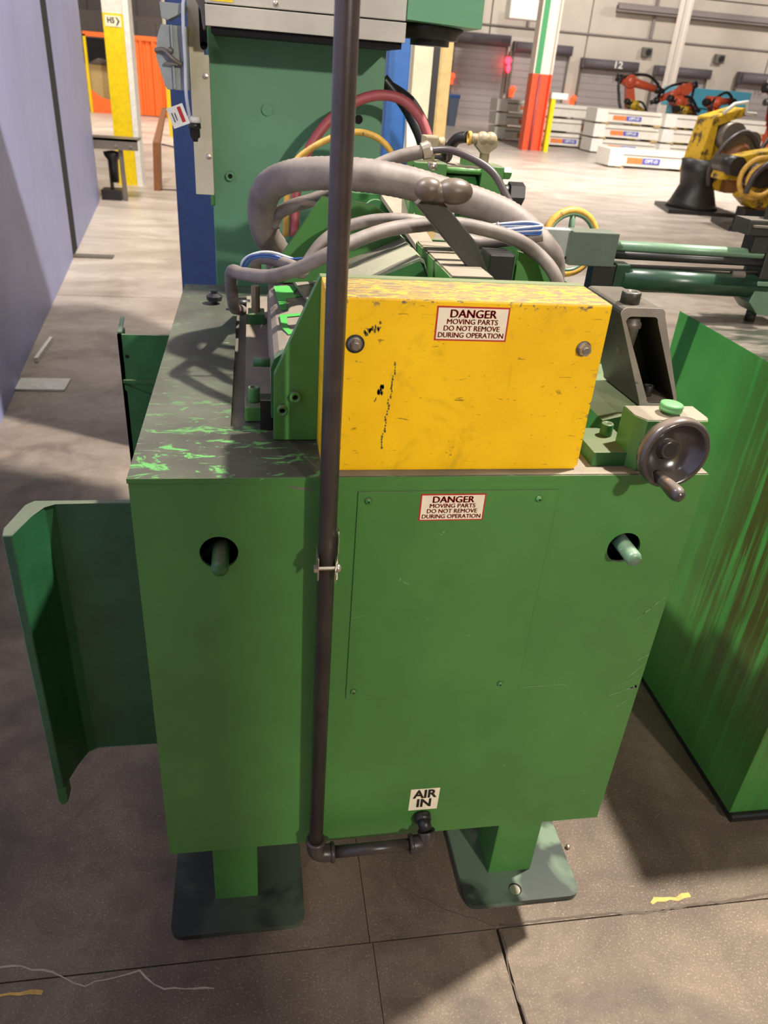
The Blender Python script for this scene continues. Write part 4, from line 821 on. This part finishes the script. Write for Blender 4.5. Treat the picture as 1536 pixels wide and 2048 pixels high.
# ------------------------------------------------------------------ hoses
def hose(name, pts, r, mat, label, cat='hose', n=12, sub=5, rib=0.0):
    o = link(name, MB().tube(pts, r, n, sub, rib), mat); return tag(o, label, cat)
fat = [(0.06, 1.66, 1.13), (0.049, 1.618, 1.259), (0.025, 1.583, 1.309), (0.016, 1.549, 1.361), (0.029, 1.496, 1.408), (0.065, 1.462, 1.432), (0.116, 1.427, 1.444), (0.181, 1.392, 1.449), (0.251, 1.392, 1.443), (0.327, 1.409, 1.427), (0.393, 1.409, 1.413), (0.447, 1.392, 1.397), (0.483, 1.375, 1.376), (0.516, 1.357, 1.346), (0.542, 1.375, 1.316), (0.553, 1.385, 1.24), (0.556, 1.39, 1.16)]
hose('flexible_conduit', fat, 0.0268, 'hose_grey', 'thickest dusty grey flexible conduit arching over machine', 'conduit', 20, 12, 0.03)
up = [(0.039, 1.557, 1.330), (0.044, 1.549, 1.351), (0.068, 1.514, 1.374), (0.122, 1.496, 1.396), (0.177, 1.496, 1.429), (0.231, 1.496, 1.458), (0.271, 1.496, 1.474), (0.307, 1.496, 1.483)]
hose('flexible_conduit', up, 0.0120, 'hose_grey', 'medium grey conduit rising to bright ribbed nut behind thickest conduit', 'conduit')
thin = [(0.323, 1.496, 1.486), (0.354, 1.479, 1.490), (0.393, 1.462, 1.480), (0.429, 1.444, 1.461), (0.452, 1.427, 1.430), (0.472, 1.409, 1.396), (0.487, 1.392, 1.356), (0.494, 1.392, 1.331), (0.496, 1.392, 1.252)]
hose('power_cable', thin, 0.0066, 'cable_black', 'thin dark cable curving down from bright ribbed nut', 'cable')
Ah = [(-0.028, 1.7, 1.125), (-0.036, 1.62, 1.15), (-0.04, 1.48, 1.195), (-0.039, 1.357, 1.284), (-0.019, 1.322, 1.292), (0.025, 1.27, 1.302), (0.072, 1.235, 1.325), (0.117, 1.218, 1.353), (0.165, 1.235, 1.373), (0.216, 1.253, 1.387), (0.276, 1.27, 1.394), (0.325, 1.27, 1.397), (0.378, 1.27, 1.391), (0.432, 1.27, 1.378), (0.475, 1.27, 1.356), (0.505, 1.253, 1.326), (0.52, 1.254, 1.285), (0.525, 1.26, 1.18)]
hose('flexible_conduit', Ah, 0.0112, 'hose_grey', 'foremost looping grey conduit crossing from left lid edge to right', 'conduit', 14, 6, 0.02)
B1 = [(0.003, 1.414, 1.283), (0.003, 1.401, 1.296), (0.010, 1.392, 1.304), (0.028, 1.375, 1.307), (0.060, 1.322, 1.310), (0.074, 1.305, 1.306), (0.080, 1.305, 1.302), (0.092, 1.322, 1.320), (0.116, 1.340, 1.347), (0.155, 1.357, 1.369), (0.206, 1.357, 1.383), (0.267, 1.357, 1.386), (0.322, 1.357, 1.376), (0.388, 1.357, 1.354), (0.437, 1.340, 1.362), (0.498, 1.322, 1.377)]
hose('flexible_conduit', B1, 0.0102, 'hose_grey', 'second looping grey conduit lying just behind foremost one', 'conduit', 12, 6)
wires = thing('wire_loop', (0.0, 1.55, 1.24), 'blue and white wires looped at left end of grey conduits', 'wire')
link('wire', MB().tube([(-0.021, 1.357, 1.287), (-0.017, 1.349, 1.305), (-0.003, 1.340, 1.319), (0.027, 1.340, 1.322), (0.057, 1.340, 1.316), (0.112, 1.340, 1.323), (0.163, 1.340, 1.343)], 0.0022, 6), 'blue_wire', wires)
link('wire', MB().tube([(-0.016, 1.357, 1.287), (-0.012, 1.349, 1.302), (0.001, 1.340, 1.316), (0.027, 1.340, 1.318), (0.052, 1.340, 1.313)], 0.0022, 6), 'blue_wire', wires)
link('wire', MB().tube([(-0.023, 1.362, 1.282), (-0.019, 1.349, 1.308), (0.002, 1.340, 1.323), (0.031, 1.340, 1.326), (0.078, 1.349, 1.313), (0.121, 1.349, 1.322)], 0.0022, 6), 'white_wire', wires)
w2 = thing('wire_loop', (0.45, 1.31, 1.385), 'bundled blue and white wires at right end of grey conduits', 'wire')
for dz, m in ((0.005, 'white_wire'), (0.002, 'blue_wire'), (-0.002, 'white_wire'), (-0.005, 'blue_wire'), (-0.008, 'blue_wire')):
    link('wire', MB().tube([(0.401, 1.322, 1.389 + dz * 0.3), (0.427, 1.322, 1.391 + dz * 0.6), (0.463, 1.322, 1.393 + dz), (0.485, 1.318, 1.392 + dz), (0.489, 1.309, 1.390 + dz), (0.476, 1.305, 1.389 + dz), (0.432, 1.305, 1.385 + dz * 0.6), (0.400, 1.305, 1.386)], 0.0019, 6), m, w2)
link('wire_tie', MB().torus((0.413, 1.318, 1.390), (1, 0, 0), 0.005, 0.002, 12, 6), 'steel', w2)
red = [(0.095, 1.90, 1.25), (0.1, 1.92, 1.338), (0.109, 1.93, 1.388), (0.135, 1.95, 1.446), (0.179, 1.97, 1.5), (0.239, 1.98, 1.541), (0.295, 1.98, 1.558), (0.348, 1.98, 1.552), (0.389, 1.97, 1.521), (0.411, 1.96, 1.483), (0.421, 1.95, 1.452), (0.423, 1.93, 1.38)]
hose('air_hose', red, 0.0115, 'red_hose', 'red rubber hose arching highest before green column')
yel = [(0.075, 1.9, 1.25), (0.077, 1.9, 1.325), (0.083, 1.9, 1.369), (0.098, 1.9, 1.415), (0.141, 1.9, 1.449), (0.197, 1.9, 1.475), (0.242, 1.9, 1.483), (0.283, 1.9, 1.474), (0.311, 1.9, 1.453), (0.327, 1.9, 1.425), (0.332, 1.9, 1.36)]
hose('air_hose', yel, 0.0072, 'yellow_hose', 'thin soiled yellow hose arching under red hose')
hose('power_cable', [(0.326, 2.15, 1.59), (0.35, 2.15, 1.568), (0.385, 2.15, 1.535), (0.41, 2.12, 1.495), (0.428, 2.1, 1.457), (0.436, 2.05, 1.40)], 0.014, 'black', 'thick black cable slanting down beside red hose', 'cable')
hose('power_cable', [(0.35, 2.17, 1.57), (0.40, 2.18, 1.545), (0.435, 2.18, 1.505), (0.452, 2.15, 1.465), (0.455, 2.1, 1.41)], 0.016, 'black', 'second thick black cable just right of first', 'cable')
hose('hydraulic_hose', [(0.472, 1.82, 1.493), (0.455, 1.84, 1.487), (0.445, 1.86, 1.467), (0.442, 1.88, 1.442), (0.422, 1.92, 1.434)], 0.012, 'black', 'short black hydraulic hose with yellow band at cylinder')
hose('hydraulic_hose', [(0.41, 1.815, 1.478), (0.424, 1.83, 1.470), (0.432, 1.85, 1.45), (0.445, 1.89, 1.442)], 0.009, 'black', 'short black hose leaving left brass elbow')

# ------------------------------------------------------------------ RIGHT TOP: bracket casting, base, handwheel
bk = thing('cast_bracket', (0.64, 1.14, 1.156), 'tall dark cast bracket with open recess right of yellow guard', 'bracket')
# tapered hollow casting: outer frame facing camera
def frame_loop(x0b, x1b, x0t, x1t, zb, zt, r):
    P = []
    for (cx, cz, a0) in ((x1b - r, zb + r, -90), (x1t - r, zt - r, 0), (x0t + r, zt - r, 90), (x0b + r, zb + r, 180)):
        for k in range(5): a = math.radians(a0 + 22.5 * k); P.append((cx + r * math.cos(a), cz + r * math.sin(a)))
    return P
O = frame_loop(0.619, 0.686, 0.551, 0.624, 1.156, 1.320, 0.010)
I = frame_loop(0.629, 0.677, 0.562, 0.615, 1.166, 1.307, 0.008)
mb = MB(); bm = mb.bm; yf = 1.078; yb = 1.21
sk = lambda p: (p[0], p[1])
fo = [bm.verts.new((x, yf, z)) for x, z in O]; fi = [bm.verts.new((x, yf, z)) for x, z in I]
bo = [bm.verts.new((0.56 + (x - 0.56) * 0.96 - 0.004, yb, z)) for x, z in O]; bi = [bm.verts.new((x, yf + 0.09, z)) for x, z in I]
n = len(O)
for i in range(n):
    j = (i + 1) % n
    bm.faces.new((fo[i], fo[j], bo[j], bo[i])); bm.faces.new((fi[j], fi[i], bi[i], bi[j]))
bm.faces.new(bo); bm.faces.new(bi[::-1])
link('bracket_shell', mb, 'bracket', bk)
mb = MB(); bm = mb.bm
fo = [bm.verts.new((x, yf, z)) for x, z in O]; fi = [bm.verts.new((x, yf, z)) for x, z in I]
fo2 = [bm.verts.new((x, yf - 0.002, z)) for x, z in O]; fi2 = [bm.verts.new((x, yf - 0.002, z)) for x, z in I]
for i in range(n):
    j = (i + 1) % n; bm.faces.new((fo2[i], fo2[j], fi2[j], fi2[i])); bm.faces.new((fo[i], fo[j], fo2[j], fo2[i])); bm.faces.new((fi[j], fi[i], fi2[i], fi2[j]))
link('rim', mb, 'bare_edge', bk, 'bare pale rim of recess')
mb = MB().lathe((0.576, 1.106, 1.316), (0, 0, 1), [(0, 0.015), (0.020, 0.015), (0.022, 0.0137), (0.0221, 0.0073), (0.016, 0.007)])
link('top_nut', mb, 'bracket', bk)
link('inner_spool', MB().lathe((0.592, 1.118, 1.236), (0, 0, 1), [(0, 0.012), (0.042, 0.0150), (0.044, 0.0175), (0.052, 0.0175), (0.054, 0.0150), (0.066, 0.0150)]), 'dull_steel', bk)
capscrew(bk, 'cap_screw', (0.645, 1.108, 1.167), (0, 0, 1), 0.0085, 0.018, 'bracket')
link('recess_dust', MB().box((0.631, 1.08, 1.1665), (0.674, 1.15, 1.1673)), 'dust_top', bk)
bs = thing('bearing_base', (0.6, 1.1, 1.111), 'green slide base block with cap screw between yellow guard and handwheel', 'machine block')
link('slide_body', MB().prism([(0.528, 1.045, 1.1125), (0.70, 1.045, 1.1125), (0.70, 1.045, 1.1550), (0.575, 1.045, 1.1550), (0.545, 1.045, 1.148)], (0, 0.33, 0), 0.001), 'green_dark', bs)
link('foot_flange', MB().box((0.497, 0.955, 1.1125), (0.566, 1.046, 1.135), 0.002), 'green_dark', bs)
capscrew(bs, 'cap_screw', (0.541, 1.018, 1.135), (0, 0, 1), 0.0098, 0.020, 'green_dark')
hb = thing('handwheel_adjuster', (0.6, 0.95, 1.111), 'green adjuster block carrying dished black handwheel on cabinet corner', 'handwheel')
mb = MB().prism([(0.548, 0.958, 1.1125), (0.560, 0.938, 1.1125), (0.655, 0.938, 1.1125), (0.662, 0.95, 1.1125), (0.662, 0.996, 1.1125), (0.548, 0.996, 1.1125)], (0, 0, 0.081), 0.0015)
link('adjuster_block', mb, 'green', hb)
link('dusty_block_top', MB().prism([(0.549, 0.959, 1.1938), (0.561, 0.940, 1.1938), (0.654, 0.940, 1.1938), (0.660, 0.952, 1.1938), (0.660, 0.994, 1.1938), (0.549, 0.994, 1.1938)], (0, 0, 0.0006)), 'dust_top', hb)
link('lock_knob', MB().lathe((0.607, 0.966, 1.194), (0.05, 0, 1), [(0, 0.008), (0.005, 0.008), (0.005, 0.0165), (0.009, 0.0175), (0.0115, 0.016), (0.013, 0.0175), (0.016, 0.0165), (0.017, 0.014), (0.0171, 0.001)], 24), 'knob_green', hb, 'pale green round lock knob')
link('set_screw', MB().lathe((0.577, 0.938, 1.151), (0, -1, 0), [(0, 0.008), (0.006, 0.0078), (0.009, 0.005), (0.0091, 0.001)], 14), 'green_arm', hb)
# dished handwheel, axis toward camera-right-down
hd = Vector((0.06, -1.0, 0.0)).normalized(); hcn = Vector((0.5800, 0.888, 1.168))
wh = link('handwheel', MB().lathe(hcn - hd * 0.034, hd, [(0, 0.014), (0.006, 0.020), (0.010, 0.034), (0.018, 0.044), (0.024, 0.050), (0.032, 0.0535), (0.040, 0.0535), (0.045, 0.0505), (0.046, 0.0465), (0.042, 0.0435), (0.034, 0.040), (0.024, 0.030), (0.019, 0.016), (0.019, 0.0145), (0.028, 0.0145), (0.029, 0.012), (0.0285, 0.001)], 48), 'handwheel', hb)
link('hub_bore', MB().cyl(hcn - hd * 0.006, hcn - hd * 0.0045, 0.0105, n=24), 'black', wh)
link('shaft', MB().cyl(hcn - hd * 0.034, hcn - hd * 0.075, 0.011), 'dull_steel', wh)
u = Vector((0, 0, 1)); side = hd.cross(u).normalized(); hp = Vector((0.566, 0.884, 1.132))
dd = Vector((0.10, -1.0, -0.06)).normalized()
link('crank_handle', MB().lathe(hp - dd * 0.006, dd, [(0, 0.0070), (0.006, 0.0080), (0.02, 0.0088), (0.046, 0.0112), (0.055, 0.0112), (0.0615, 0.0085), (0.065, 0.004), (0.0652, 0.0005)], 20), 'handwheel', wh)
link('worn_patch', MB().ball(hp + dd * 0.022 + Vector((-0.003, -0.003, 0.006)), 0.003, 1.2, 1, 1.2), 'wood', wh)

# ------------------------------------------------------------------ GREEN PRESS COLUMN + HEAD
pc = thing('press_column', (0.11, 2.3, 0), 'muted green press column rising behind cabinet with overhanging beige head', 'machine column')
link('column_body', MB().box((-0.100, 2.10, 0), (0.322, 2.55, 2.4), 0.004), 'green_blue', pc)
link('column_base', MB().box((-0.18, 2.03, 0), (0.40, 2.65, 0.08), 0.004), 'green_dark', pc)
link('plug', MB().cyl((0.037, 2.10, 1.506), (0.037, 2.094, 1.506), 0.0135, n=8, sm=False), 'green_blue', pc)
capscrew(pc, 'cap_screw', (-0.056, 2.10, 1.352), (0, -1, 0), 0.011, 0.012, 'green_blue')
link('threaded_hole', MB().cyl((0.262, 2.0995, 1.499), (0.262, 2.098, 1.499), 0.0105, n=16), 'hole', pc)
link('weld_bead', MB().tube([(-0.101, 2.10, 1.28 + 0.012 * i) for i in range(9)], 0.005, 8, 2, 0.2), 'green', pc)
hx0, hx1, hy0 = -0.092, 0.330, 1.90
link('head_cover', MB().box((hx0, hy0, 1.702), (hx1, 2.6, 2.4), 0.002), 'beige', pc, 'beige head cover')
link('head_skirt', MB().box((hx0, hy0 - 0.004, 1.662), (hx1, 2.6, 1.699), 0.001), 'beige', pc)
link('skirt_gap_and_shade', MB().box((hx0 + 0.004, hy0 + 0.002, 1.6995), (hx1 - 0.002, 2.59, 1.7015)).box((hx0 + 0.01, hy0 + 0.01, 1.650), (hx1 - 0.005, 2.59, 1.663)), 'hole', pc)  # gap line, plus a void-dark strip painting the shade under the skirt
link('head_screw', MB().lathe((0.052, hy0, 1.711), (0, -1, 0), [(0, 0.006), (0.003, 0.005), (0.004, 0.001)], 12), 'steel', pc)
lb = link('number_label', MB().box((-0.080, hy0 - 0.0012, 1.706), (-0.035, hy0 - 0.0002, 1.742)), 'yellow_col', pc, 'yellow label reading 14')
link('lettering', text_mesh('14', 0.040, (-0.0575, hy0 - 0.0015, 1.726), (1, 0, 0), (0, 0, 1), 1.1, 0.001), 'black_print', lb)
link('side_bracket', MB().prism([(-0.125, 1.95, 1.76), (-0.094, 1.95, 1.76), (-0.094, 1.95, 1.66), (-0.100, 1.95, 1.655), (-0.104, 1.95, 1.69), (-0.118, 1.95, 1.715)], (0, 0.05, 0), 0.002), 'dull_steel', pc)
link('head_box', MB().hexa([(0.331, 1.89, 1.705), (0.487, 1.86, 1.698), (0.487, 2.3, 1.698), (0.331, 2.3, 1.705), (0.331, 1.89, 2.3), (0.487, 1.86, 2.3), (0.487, 2.3, 2.3), (0.331, 2.3, 2.3)]), 'green_blue', pc)
link('spindle_collar', MB().lathe((0.405, 2.0, 1.706), (0, 0, -1), [(0, 0.075), (0.012, 0.075), (0.020, 0.066), (0.030, 0.064), (0.030, 0.045), (0.042, 0.045), (0.042, 0.02)], 28), 'black', pc)
sp = thing('cream_mounting_strip', (-0.11, 2.02, 1.3), 'tall cream mounting strip with keyhole slot left of green column', 'panel')
link('strip_plate', MB().prism([(-0.137, 2.03, 1.315), (-0.094, 2.03, 1.315), (-0.094, 2.03, 1.61), (-0.104, 2.03, 1.61), (-0.104, 2.03, 1.72), (-0.137, 2.03, 1.72)], (0, 0.05, 0), 0.001), 'cream', sp)
link('keyhole', MB().cyl((-0.104, 2.0285, 1.627), (-0.104, 2.0275, 1.627), 0.008, n=14).box((-0.112, 2.0275, 1.627), (-0.096, 2.0285, 1.70)), 'hole', sp)
for z in (1.568, 1.401): link('strip_screw', MB().lathe((-0.103, 2.03, z), (0, -1, 0), [(0, 0.007), (0.004, 0.006), (0.005, 0.001)], 8, False), 'steel', sp)
# grey electrical box + cord + tag
eb = thing('electrical_box', (-0.17, 2.0, 1.55), 'grey cast electrical box with lid clasp left of cream strip', 'electrical box')
link('box_body', MB().prism([(-0.200, 1.98, 1.635), (-0.205, 1.98, 1.60), (-0.190, 1.98, 1.545), (-0.185, 1.98, 1.537), (-0.140, 1.98, 1.537), (-0.137, 1.98, 1.66), (-0.190, 1.98, 1.66)], (0, 0.06, 0), 0.003), 'grey_box', eb)
link('box_lid', MB().prism([(-0.190, 1.975, 1.700), (-0.188, 1.975, 1.672), (-0.175, 1.975, 1.668), (-0.140, 1.975, 1.685), (-0.138, 1.975, 1.700)], (0, 0.07, 0), 0.002), 'grey_box', eb)
link('box_flange', MB().box((-0.17, 1.97, 1.54), (-0.166, 1.98, 1.66)).box((-0.150, 1.97, 1.54), (-0.147, 1.98, 1.66)), 'grey_box', eb)
link('clasp', MB().tube([(-0.204, 1.972, 1.610), (-0.185, 1.965, 1.612), (-0.172, 1.962, 1.600), (-0.160, 1.965, 1.592), (-0.150, 1.97, 1.588)], 0.005, 8), 'dull_steel', eb)
link('wing_nut', MB().ball((-0.172, 1.965, 1.612), 0.007).box((-0.186, 1.963, 1.585), (-0.158, 1.972, 1.590)), 'dull_steel', eb)
hose('pull_cord', [(-0.132, 1.97, 1.715), (-0.139, 1.955, 1.70), (-0.141, 1.95, 1.654), (-0.141, 1.955, 1.597), (-0.143, 1.96, 1.529), (-0.138, 1.98, 1.475)], 0.0038, 'white_wire', 'white cord hanging down before grey electrical box', 'cord')
tg = thing('lockout_tag', (-0.16, 1.96, 1.46), 'white tag with red block tied to white cord', 'tag')
c0 = Vector((-0.163, 1.955, 1.487)); ax = Vector((0.93, 0, 0.36)).normalized(); ay = Vector((-0.36, 0, 0.93)).normalized()
rect = lambda a, b, c_, d, y: [c0 + ax * p + ay * q + Vector((0, y, 0)) for p, q in ((a, c_), (b, c_), (b, d), (a, d))]
link('card', MB().prism(rect(-0.019, 0.019, -0.021, 0.021, 0), (0, 0.001, 0)), 'white', tg)
link('red_block', MB().prism(rect(0.004, 0.012, -0.015, 0.017, -0.0006), (0, 0.0004, 0)), 'red_print', tg)
link('print_lines', MB().prism(rect(-0.012, -0.010, -0.010, 0.010, -0.0006), (0, 0.0004, 0)).prism(rect(-0.006, -0.004, -0.008, 0.008, -0.0006), (0, 0.0004, 0)), 'black_print', tg)
o = link('plug_connector', MB().lathe((-0.130, 1.985, 1.475), (0, 0, -1), [(0, 0.014), (0.012, 0.015), (0.013, 0.012), (0.03, 0.012), (0.034, 0.007), (0.040, 0.006)], 14), 'black'); tag(o, 'black plug with pale cap below hanging tag', 'plug')
link('pale_cap', MB().cyl((-0.130, 1.985, 1.4745), (-0.130, 1.985, 1.487), 0.0152, n=14), 'white', o)

# blue cabinet behind
bc = thing('blue_machine', (0.15, 3.4, 0), 'blue machine housing standing behind green press column', 'machine')
link('housing', MB().box((-0.29, 3.2, 0), (0.50, 3.9, 1.9), 0.005), 'blue_dark', bc)
link('side_post', MB().box((0.50, 3.22, 0), (0.585, 3.9, 2.6), 0.005), 'blue', bc)
link('top_housing', MB().box((-0.24, 3.25, 1.9), (0.50, 3.9, 2.6), 0.005), 'blue_dark', bc)
link('foot_block', MB().box((0.585, 3.2, 0), (0.68, 3.6, 1.32)), 'blue_dark', bc)
o = link('white_paper', MB().prism([(0.59, 3.18, 1.33), (0.69, 3.18, 1.30), (0.66, 3.18, 1.42), (0.58, 3.18, 1.52)], (0, 0.004, 0)), 'white'); tag(o, 'white crumpled sheet beside blue machine', 'sheet')
bp = thing('far_machine_post', (1.0, 5.0, 0), 'cream and black upright post between blue machine and dock doors', 'post')
link('cream_face', MB().box((0.93, 5.0, 0), (1.04, 5.1, 2.6)), 'cream', bp); link('black_edge', MB().box((1.04, 5.02, 0), (1.085, 5.1, 2.6)), 'black', bp); link('bronze_edge', MB().box((1.085, 5.04, 0), (1.165, 5.1, 2.6)), 'tan', bp)

# ------------------------------------------------------------------ RIGHT MACHINE
rm = thing('stock_reel_base', (1.6, 1.5, 0), 'green steel machine base with oil streaks and dark top at right edge', 'machine base')
link('base_body', MB().box((1.18, 1.12, 0.03), (2.05, 1.965, 1.085), 0.002), 'green_drip', rm)
link('base_skirt', MB().box((1.188, 1.112, 0.0), (2.04, 1.97, 0.03), 0.004).tube([(1.182, 1.113, 0.022), (2.04, 1.113, 0.022)], 0.008, 8, 1), 'black', rm)
link('mounting_pad', MB().box((1.26, 1.42, 1.085), (1.62, 1.50, 1.10), 0.002), 'green_arm', rm)
am = thing('reel_arm', (1.1, 1.87, 1.15), 'horizontal green rail arm with two bars extending over reel base', 'arm')
link('upper_bar', MB().cyl((0.88, 1.87, 1.268), (1.50, 1.87, 1.262), 0.0135, n=20), 'green_arm', am)
link('upper_bar', MB().cyl((0.88, 1.865, 1.249), (1.50, 1.865, 1.243), 0.0115, n=16), 'black', am)
link('lower_tube', MB().cyl((0.93, 1.87, 1.190), (1.34, 1.87, 1.182), 0.031, n=28), 'green_tube', am)
link('tube_rib', MB().box((0.93, 1.86, 1.158), (1.34, 1.88, 1.164)).box((0.93, 1.86, 1.219), (1.34, 1.88, 1.223)), 'black', am)
link('slide_block', MB().box((0.772, 1.84, 1.222), (0.892, 1.90, 1.302), 0.002), 'grey_green', am)
link('slide_block', MB().box((0.63, 1.86, 1.238), (0.775, 1.89, 1.302), 0.002), 'grey_box', am)
link('lug', MB().box((0.846, 1.85, 1.155), (0.935, 1.89, 1.225), 0.003), 'black', am); link('tube_collar', MB().box((0.905, 1.845, 1.150), (0.942, 1.895, 1.228), 0.003), 'green_tube', am)
link('brown_bracket', MB().box((0.66, 1.87, 1.165), (0.77, 1.89, 1.238)), 'wood', am)
link('clamp', MB().prism([(1.305, 1.84, 1.20), (1.42, 1.84, 1.20), (1.42, 1.84, 1.105), (1.33, 1.84, 1.115), (1.298, 1.84, 1.145)], (0, 0.09, 0), 0.003), 'green_arm', am)
link('post', MB().cyl((1.345, 1.885, 1.085), (1.345, 1.885, 1.12), 0.014).cyl((1.345, 1.885, 1.19), (1.345, 1.885, 1.45), 0.034).box((1.31, 1.85, 1.19), (1.42, 1.93, 1.30), 0.005), 'bracket', am)
link('clamp_head', MB().box((1.225, 1.83, 1.315), (1.34, 1.90, 1.352), 0.004).box((1.265, 1.85, 1.27), (1.31, 1.90, 1.318), 0.003).cyl((1.30, 1.86, 1.35), (1.30, 1.86, 1.40), 0.02, n=6, sm=False), 'bracket', am)
link('clamp_bolt', MB().box((1.235, 1.82, 1.335), (1.34, 1.832, 1.340)).cyl((1.235, 1.86, 1.21), (1.27, 1.86, 1.21), 0.012, n=6, sm=False), 'dull_steel', am)
link('far_head', MB().box((1.33, 1.83, 1.34), (1.46, 1.93, 1.48), 0.006).cyl((1.38, 1.80, 1.43), (1.38, 1.84, 1.43), 0.03), 'black', am)
hw = thing('yellow_rim_handwheel', (0.895, 2.15, 1.13), 'spoked green handwheel with yellow rim behind rail arm', 'handwheel')
wc = Vector((0.893, 2.15, 1.222)); wd = Vector((0.15, -1, 0.1)).normalized()
link('rim', MB().torus(wc, wd, 0.085, 0.011, 48, 12), 'yellow_hose', hw)
link('rim_edge', MB().torus(wc + wd * 0.004, wd, 0.076, 0.006, 48, 8), 'green_arm', hw)
link('hub', MB().cyl(wc - wd * 0.02, wc + wd * 0.015, 0.02), 'green_arm', hw)
link('wheel_shaft', MB().cyl((0.893, 2.15, 1.222), (0.858, 1.895, 1.262), 0.012, n=12), 'green_arm', hw)
for k in range(3):
    a = math.radians(90 + 120 * k); e = Vector((math.cos(a), 0, math.sin(a))); e = (e - wd * e.dot(wd)).normalized()
    link('spoke', MB().cyl(wc, wc + e * 0.08, 0.011, 0.008, 8), 'green_arm', hw)

# added column, out of view, put here to shade the cabinet front's left third
hcol('building_column', (0.855, -1.55), 0.35, 0.30, ((0, 2.0, 'yellow_col'), (2.0, 9, 'white_col')), 'added unseen yellow and white column behind the camera, placed to shade the cabinet front')
